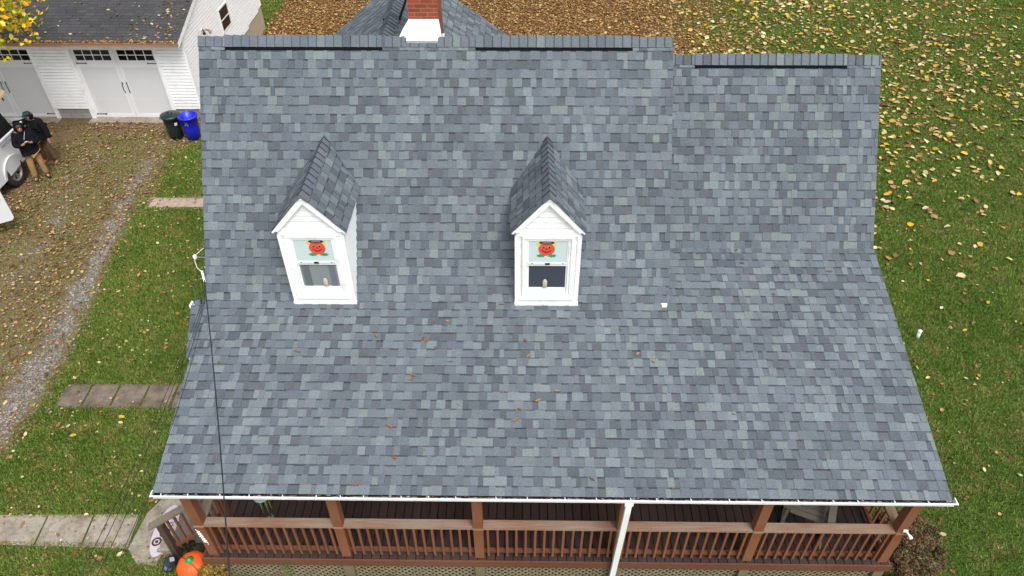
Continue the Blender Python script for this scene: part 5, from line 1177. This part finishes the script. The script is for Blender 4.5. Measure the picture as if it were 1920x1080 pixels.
# ---------------------------------------------------------------- plants
def bush(name, c, r, n, pal, label, cat, size=(.02, .045), stems=10, seed=1, shape=None, inner=.25):
    rn = random.Random(seed); e_ = empty(name, (c[0], c[1], GZ), 0, label, cat)
    m = MB(); clumps = []
    for k in range(80 if n > 9000 else 38):
        a = rn.uniform(0, 6.28); t = rn.uniform(-.2, 1) ; q = math.sqrt(max(0, 1 - t * t)); rr = rn.uniform(.62, 1.0); clumps.append((Vector((r[0] * q * math.cos(a) * rr, r[1] * q * math.sin(a) * rr, c[2] - GZ + r[2] * t * rr)), rn.uniform(.12, .26) * min(r) * 1.3, rn.uniform(.75, 1.2)))
    for k in range(n):
        cc, cr, br = rn.choice(clumps); d = Vector((rn.gauss(0, 1), rn.gauss(0, 1), rn.gauss(0, 1))).normalized() * cr * rn.uniform(.3, 1.0) ** .5
        P = cc + d; s_ = rn.uniform(*size); col = tuple(x * rn.uniform(.8, 1.2) * br for x in rn.choice(pal)); a = Vector((rn.gauss(0, 1), rn.gauss(0, 1), rn.gauss(0, .8))).normalized(); b = a.orthogonal().normalized(); b = (b + a.cross(b) * rn.uniform(-1, 1)).normalized()
        m.face([P - a * s_, P + b * s_ * .5, P + a * s_, P - b * s_ * .5], col)
    m.build('foliage', LEAF, e_)
    m = MB()
    for k in range(stems):
        cc = rn.choice(clumps)[0]; m.tube([(rn.uniform(-.05, .05), rn.uniform(-.05, .05), 0), (cc.x * .5, cc.y * .5, cc.z * .55), tuple(cc)], [.012, .008, .003], 5, rgb(80, 62, 50))
    for k in range(220):
        cc, cr, br = rn.choice(clumps); d = Vector((rn.gauss(0, 1), rn.gauss(0, 1), abs(rn.gauss(0, 1)))).normalized(); m.tube([cc, cc + d * cr * 1.25], [.003, .0012], 3, rgb(120, 86, 70), cap=False)
    m.build('stem', ATT, e_)
    return e_
bush('barberry_bush', (11.50, .62, -2.35), (.58, .64, .40), 30000, [rgb(124, 78, 62), rgb(106, 104, 64), rgb(84, 104, 58), rgb(146, 104, 82), rgb(110, 68, 56), rgb(146, 136, 92)], 'round maroon and green barberry bush beside the right end of the porch', 'bush', (.012, .026), 24, 5)
bush('yellow_shrub', (.14, .08, -2.50), (.24, .17, .28), 3000, [rgb(176, 146, 62), rgb(150, 124, 60), rgb(204, 172, 80), rgb(120, 96, 52)], 'small mustard yellow shrub right of the orange pumpkin', 'shrub', (.014, .03), 12, 6)
bush('dead_flower_bed', (-.30, .66, -2.66), (.34, .15, .14), 2400, [rgb(50, 40, 34), rgb(70, 50, 40), rgb(64, 74, 44), rgb(40, 32, 30)], 'dark dead plants under the stair rail behind the orange pumpkin', 'plant', (.012, .028), 10, 7)
wd = MB(); rn = random.Random(31)
for k in range(3600):
    x = rn.uniform(.3, 10.9); y = rn.uniform(-.12, .14); h = rn.uniform(.02, .16 if (math.sin(x * 2.3) > .2) else .06); leaf_quads(wd, (x, y, GZ + h), rn.uniform(.03, .07), rn.choice([rgb(96, 126, 60), rgb(120, 140, 80), rgb(120, 84, 56), rgb(90, 66, 48)]), rn, .9)
wd.build('weeds', LEAF, None, label='low green weeds and dead leaves along the foot of the lattice', cat='weeds', kind='stuff')
for (x, y, h, lab) in ((1.35, .12, .62, 'tall thin green weed growing up past the left end of the deck edge'), (3.0, .02, .34, 'leafy weed standing before the lattice under the second porch bay')):
    m = MB(); rn = random.Random(int(x * 10)); m.tube([(x, y, GZ), (x + .03, y + .01, GZ + h * .5), (x - .02, y - .02, GZ + h)], [.006, .005, .003], 5, rgb(96, 116, 60))
    for k in range(150): t = rn.random() ** .6; leaf_quads(m, (x + rn.gauss(0, .035), y + rn.gauss(0, .03), GZ + h * t), rn.uniform(.02, .04), rn.choice([rgb(110, 136, 70), rgb(140, 150, 90)]), rn, 1)
    m.build('weed', LEAF, None, label=lab, cat='weed')

# ---------------------------------------------------------------- yellow tree over the garage
tree = empty('maple_tree', (-12.6, 13.0, GZ), 0, 'tree with big bright yellow leaves overhanging the garage at the top left', 'tree')
m = MB(); rn = random.Random(17)
TZ = GZ
def L3(x, y, z): return (x + 12.6, y - 13.0, z - GZ)
m.tube([L3(-12.6, 13.0, GZ), L3(-12.5, 13.05, -1), L3(-12.6, 13.2, 1.2), L3(-12.4, 13.3, 4)], [.26, .2, .16, .1], 14, rgb(110, 98, 86)); 
tips = []
for k in range(26):
    a = rn.uniform(-1.3, 1.3) if k < 18 else rn.uniform(0, 6.28); z0 = rn.uniform(.2, 3); l = rn.uniform(2.6, 3.9); zt = z0 + rn.uniform(-.3, 1.4)
    p0 = Vector(L3(-12.5, 13.2, z0)); p2 = Vector(L3(-12.5 + l * math.cos(a), 13.2 + l * math.sin(a), zt)); p1 = p0.lerp(p2, .5) + Vector((0, 0, .35)); m.tube([p0, p1, p2], [.05, .03, .008], 7, rgb(110, 98, 86)); tips += [(p1, .5), (p0.lerp(p2, .75) + Vector((0, 0, .15)), .5), (p2, .42)]
for (x, y, z) in ((-9.3, 13.6, .9), (-8.9, 13.9, 1.3), (-8.5, 14.0, 1.7), (-9.6, 13.9, 1.4), (-8.9, 13.6, 2.0), (-9.7, 13.5, .75), (-8.55, 13.8, 1.25), (-9.2, 14.1, 1.8)):
    p2 = Vector(L3(x, y, z)); p0 = Vector(L3(-12.4, 13.2, 1.6 + .4 * rn.random())); m.tube([p0, p0.lerp(p2, .5) + Vector((0, 0, .3)), p2], [.04, .025, .006], 6, rgb(110, 98, 86)); tips.append((p2, .52))
m.build('trunk', ATT, tree, True)
m = MB(); YT = [rgb(250, 214, 30, .8), rgb(240, 190, 20, .8), rgb(214, 200, 40, .8), rgb(250, 226, 80, .8), rgb(170, 186, 50, .7), rgb(226, 160, 30, .7)]
def bigleaf(mb, P, s_, col, rn):
    ax = Vector((rn.gauss(0, 1), rn.gauss(0, 1), rn.gauss(-.6, .6))).normalized(); nz = Vector((rn.gauss(0, .5), rn.gauss(-.2, .5), 1)); sd_ = ax.cross(nz).normalized(); nn = sd_.cross(ax)
    o = [(-.5, 0), (-.28, .34), (-.05, .26), (.12, .42), (.22, .2), (.55, 0), (.22, -.2), (.12, -.42), (-.05, -.26), (-.28, -.34)]
    pts = [P + ax * a * s_ + sd_ * b * s_ + nn * (-.35 * abs(b)) * s_ for a, b in o]
    mb.face([P - ax * .5 * s_] + pts[1:6], col); mb.face([P - ax * .5 * s_] + pts[5:], tuple(c * .93 for c in col))
for t, r in tips:
    for k in range(62):
        P = t + Vector((rn.gauss(0, r * .55), rn.gauss(0, r * .55), rn.gauss(-.05, r * .42))); bigleaf(m, P, rn.uniform(.10, .19), tuple(c * rn.uniform(.75, 1.1) for c in rn.choice(YT)), rn)
m.build('crown', LEAF, tree)
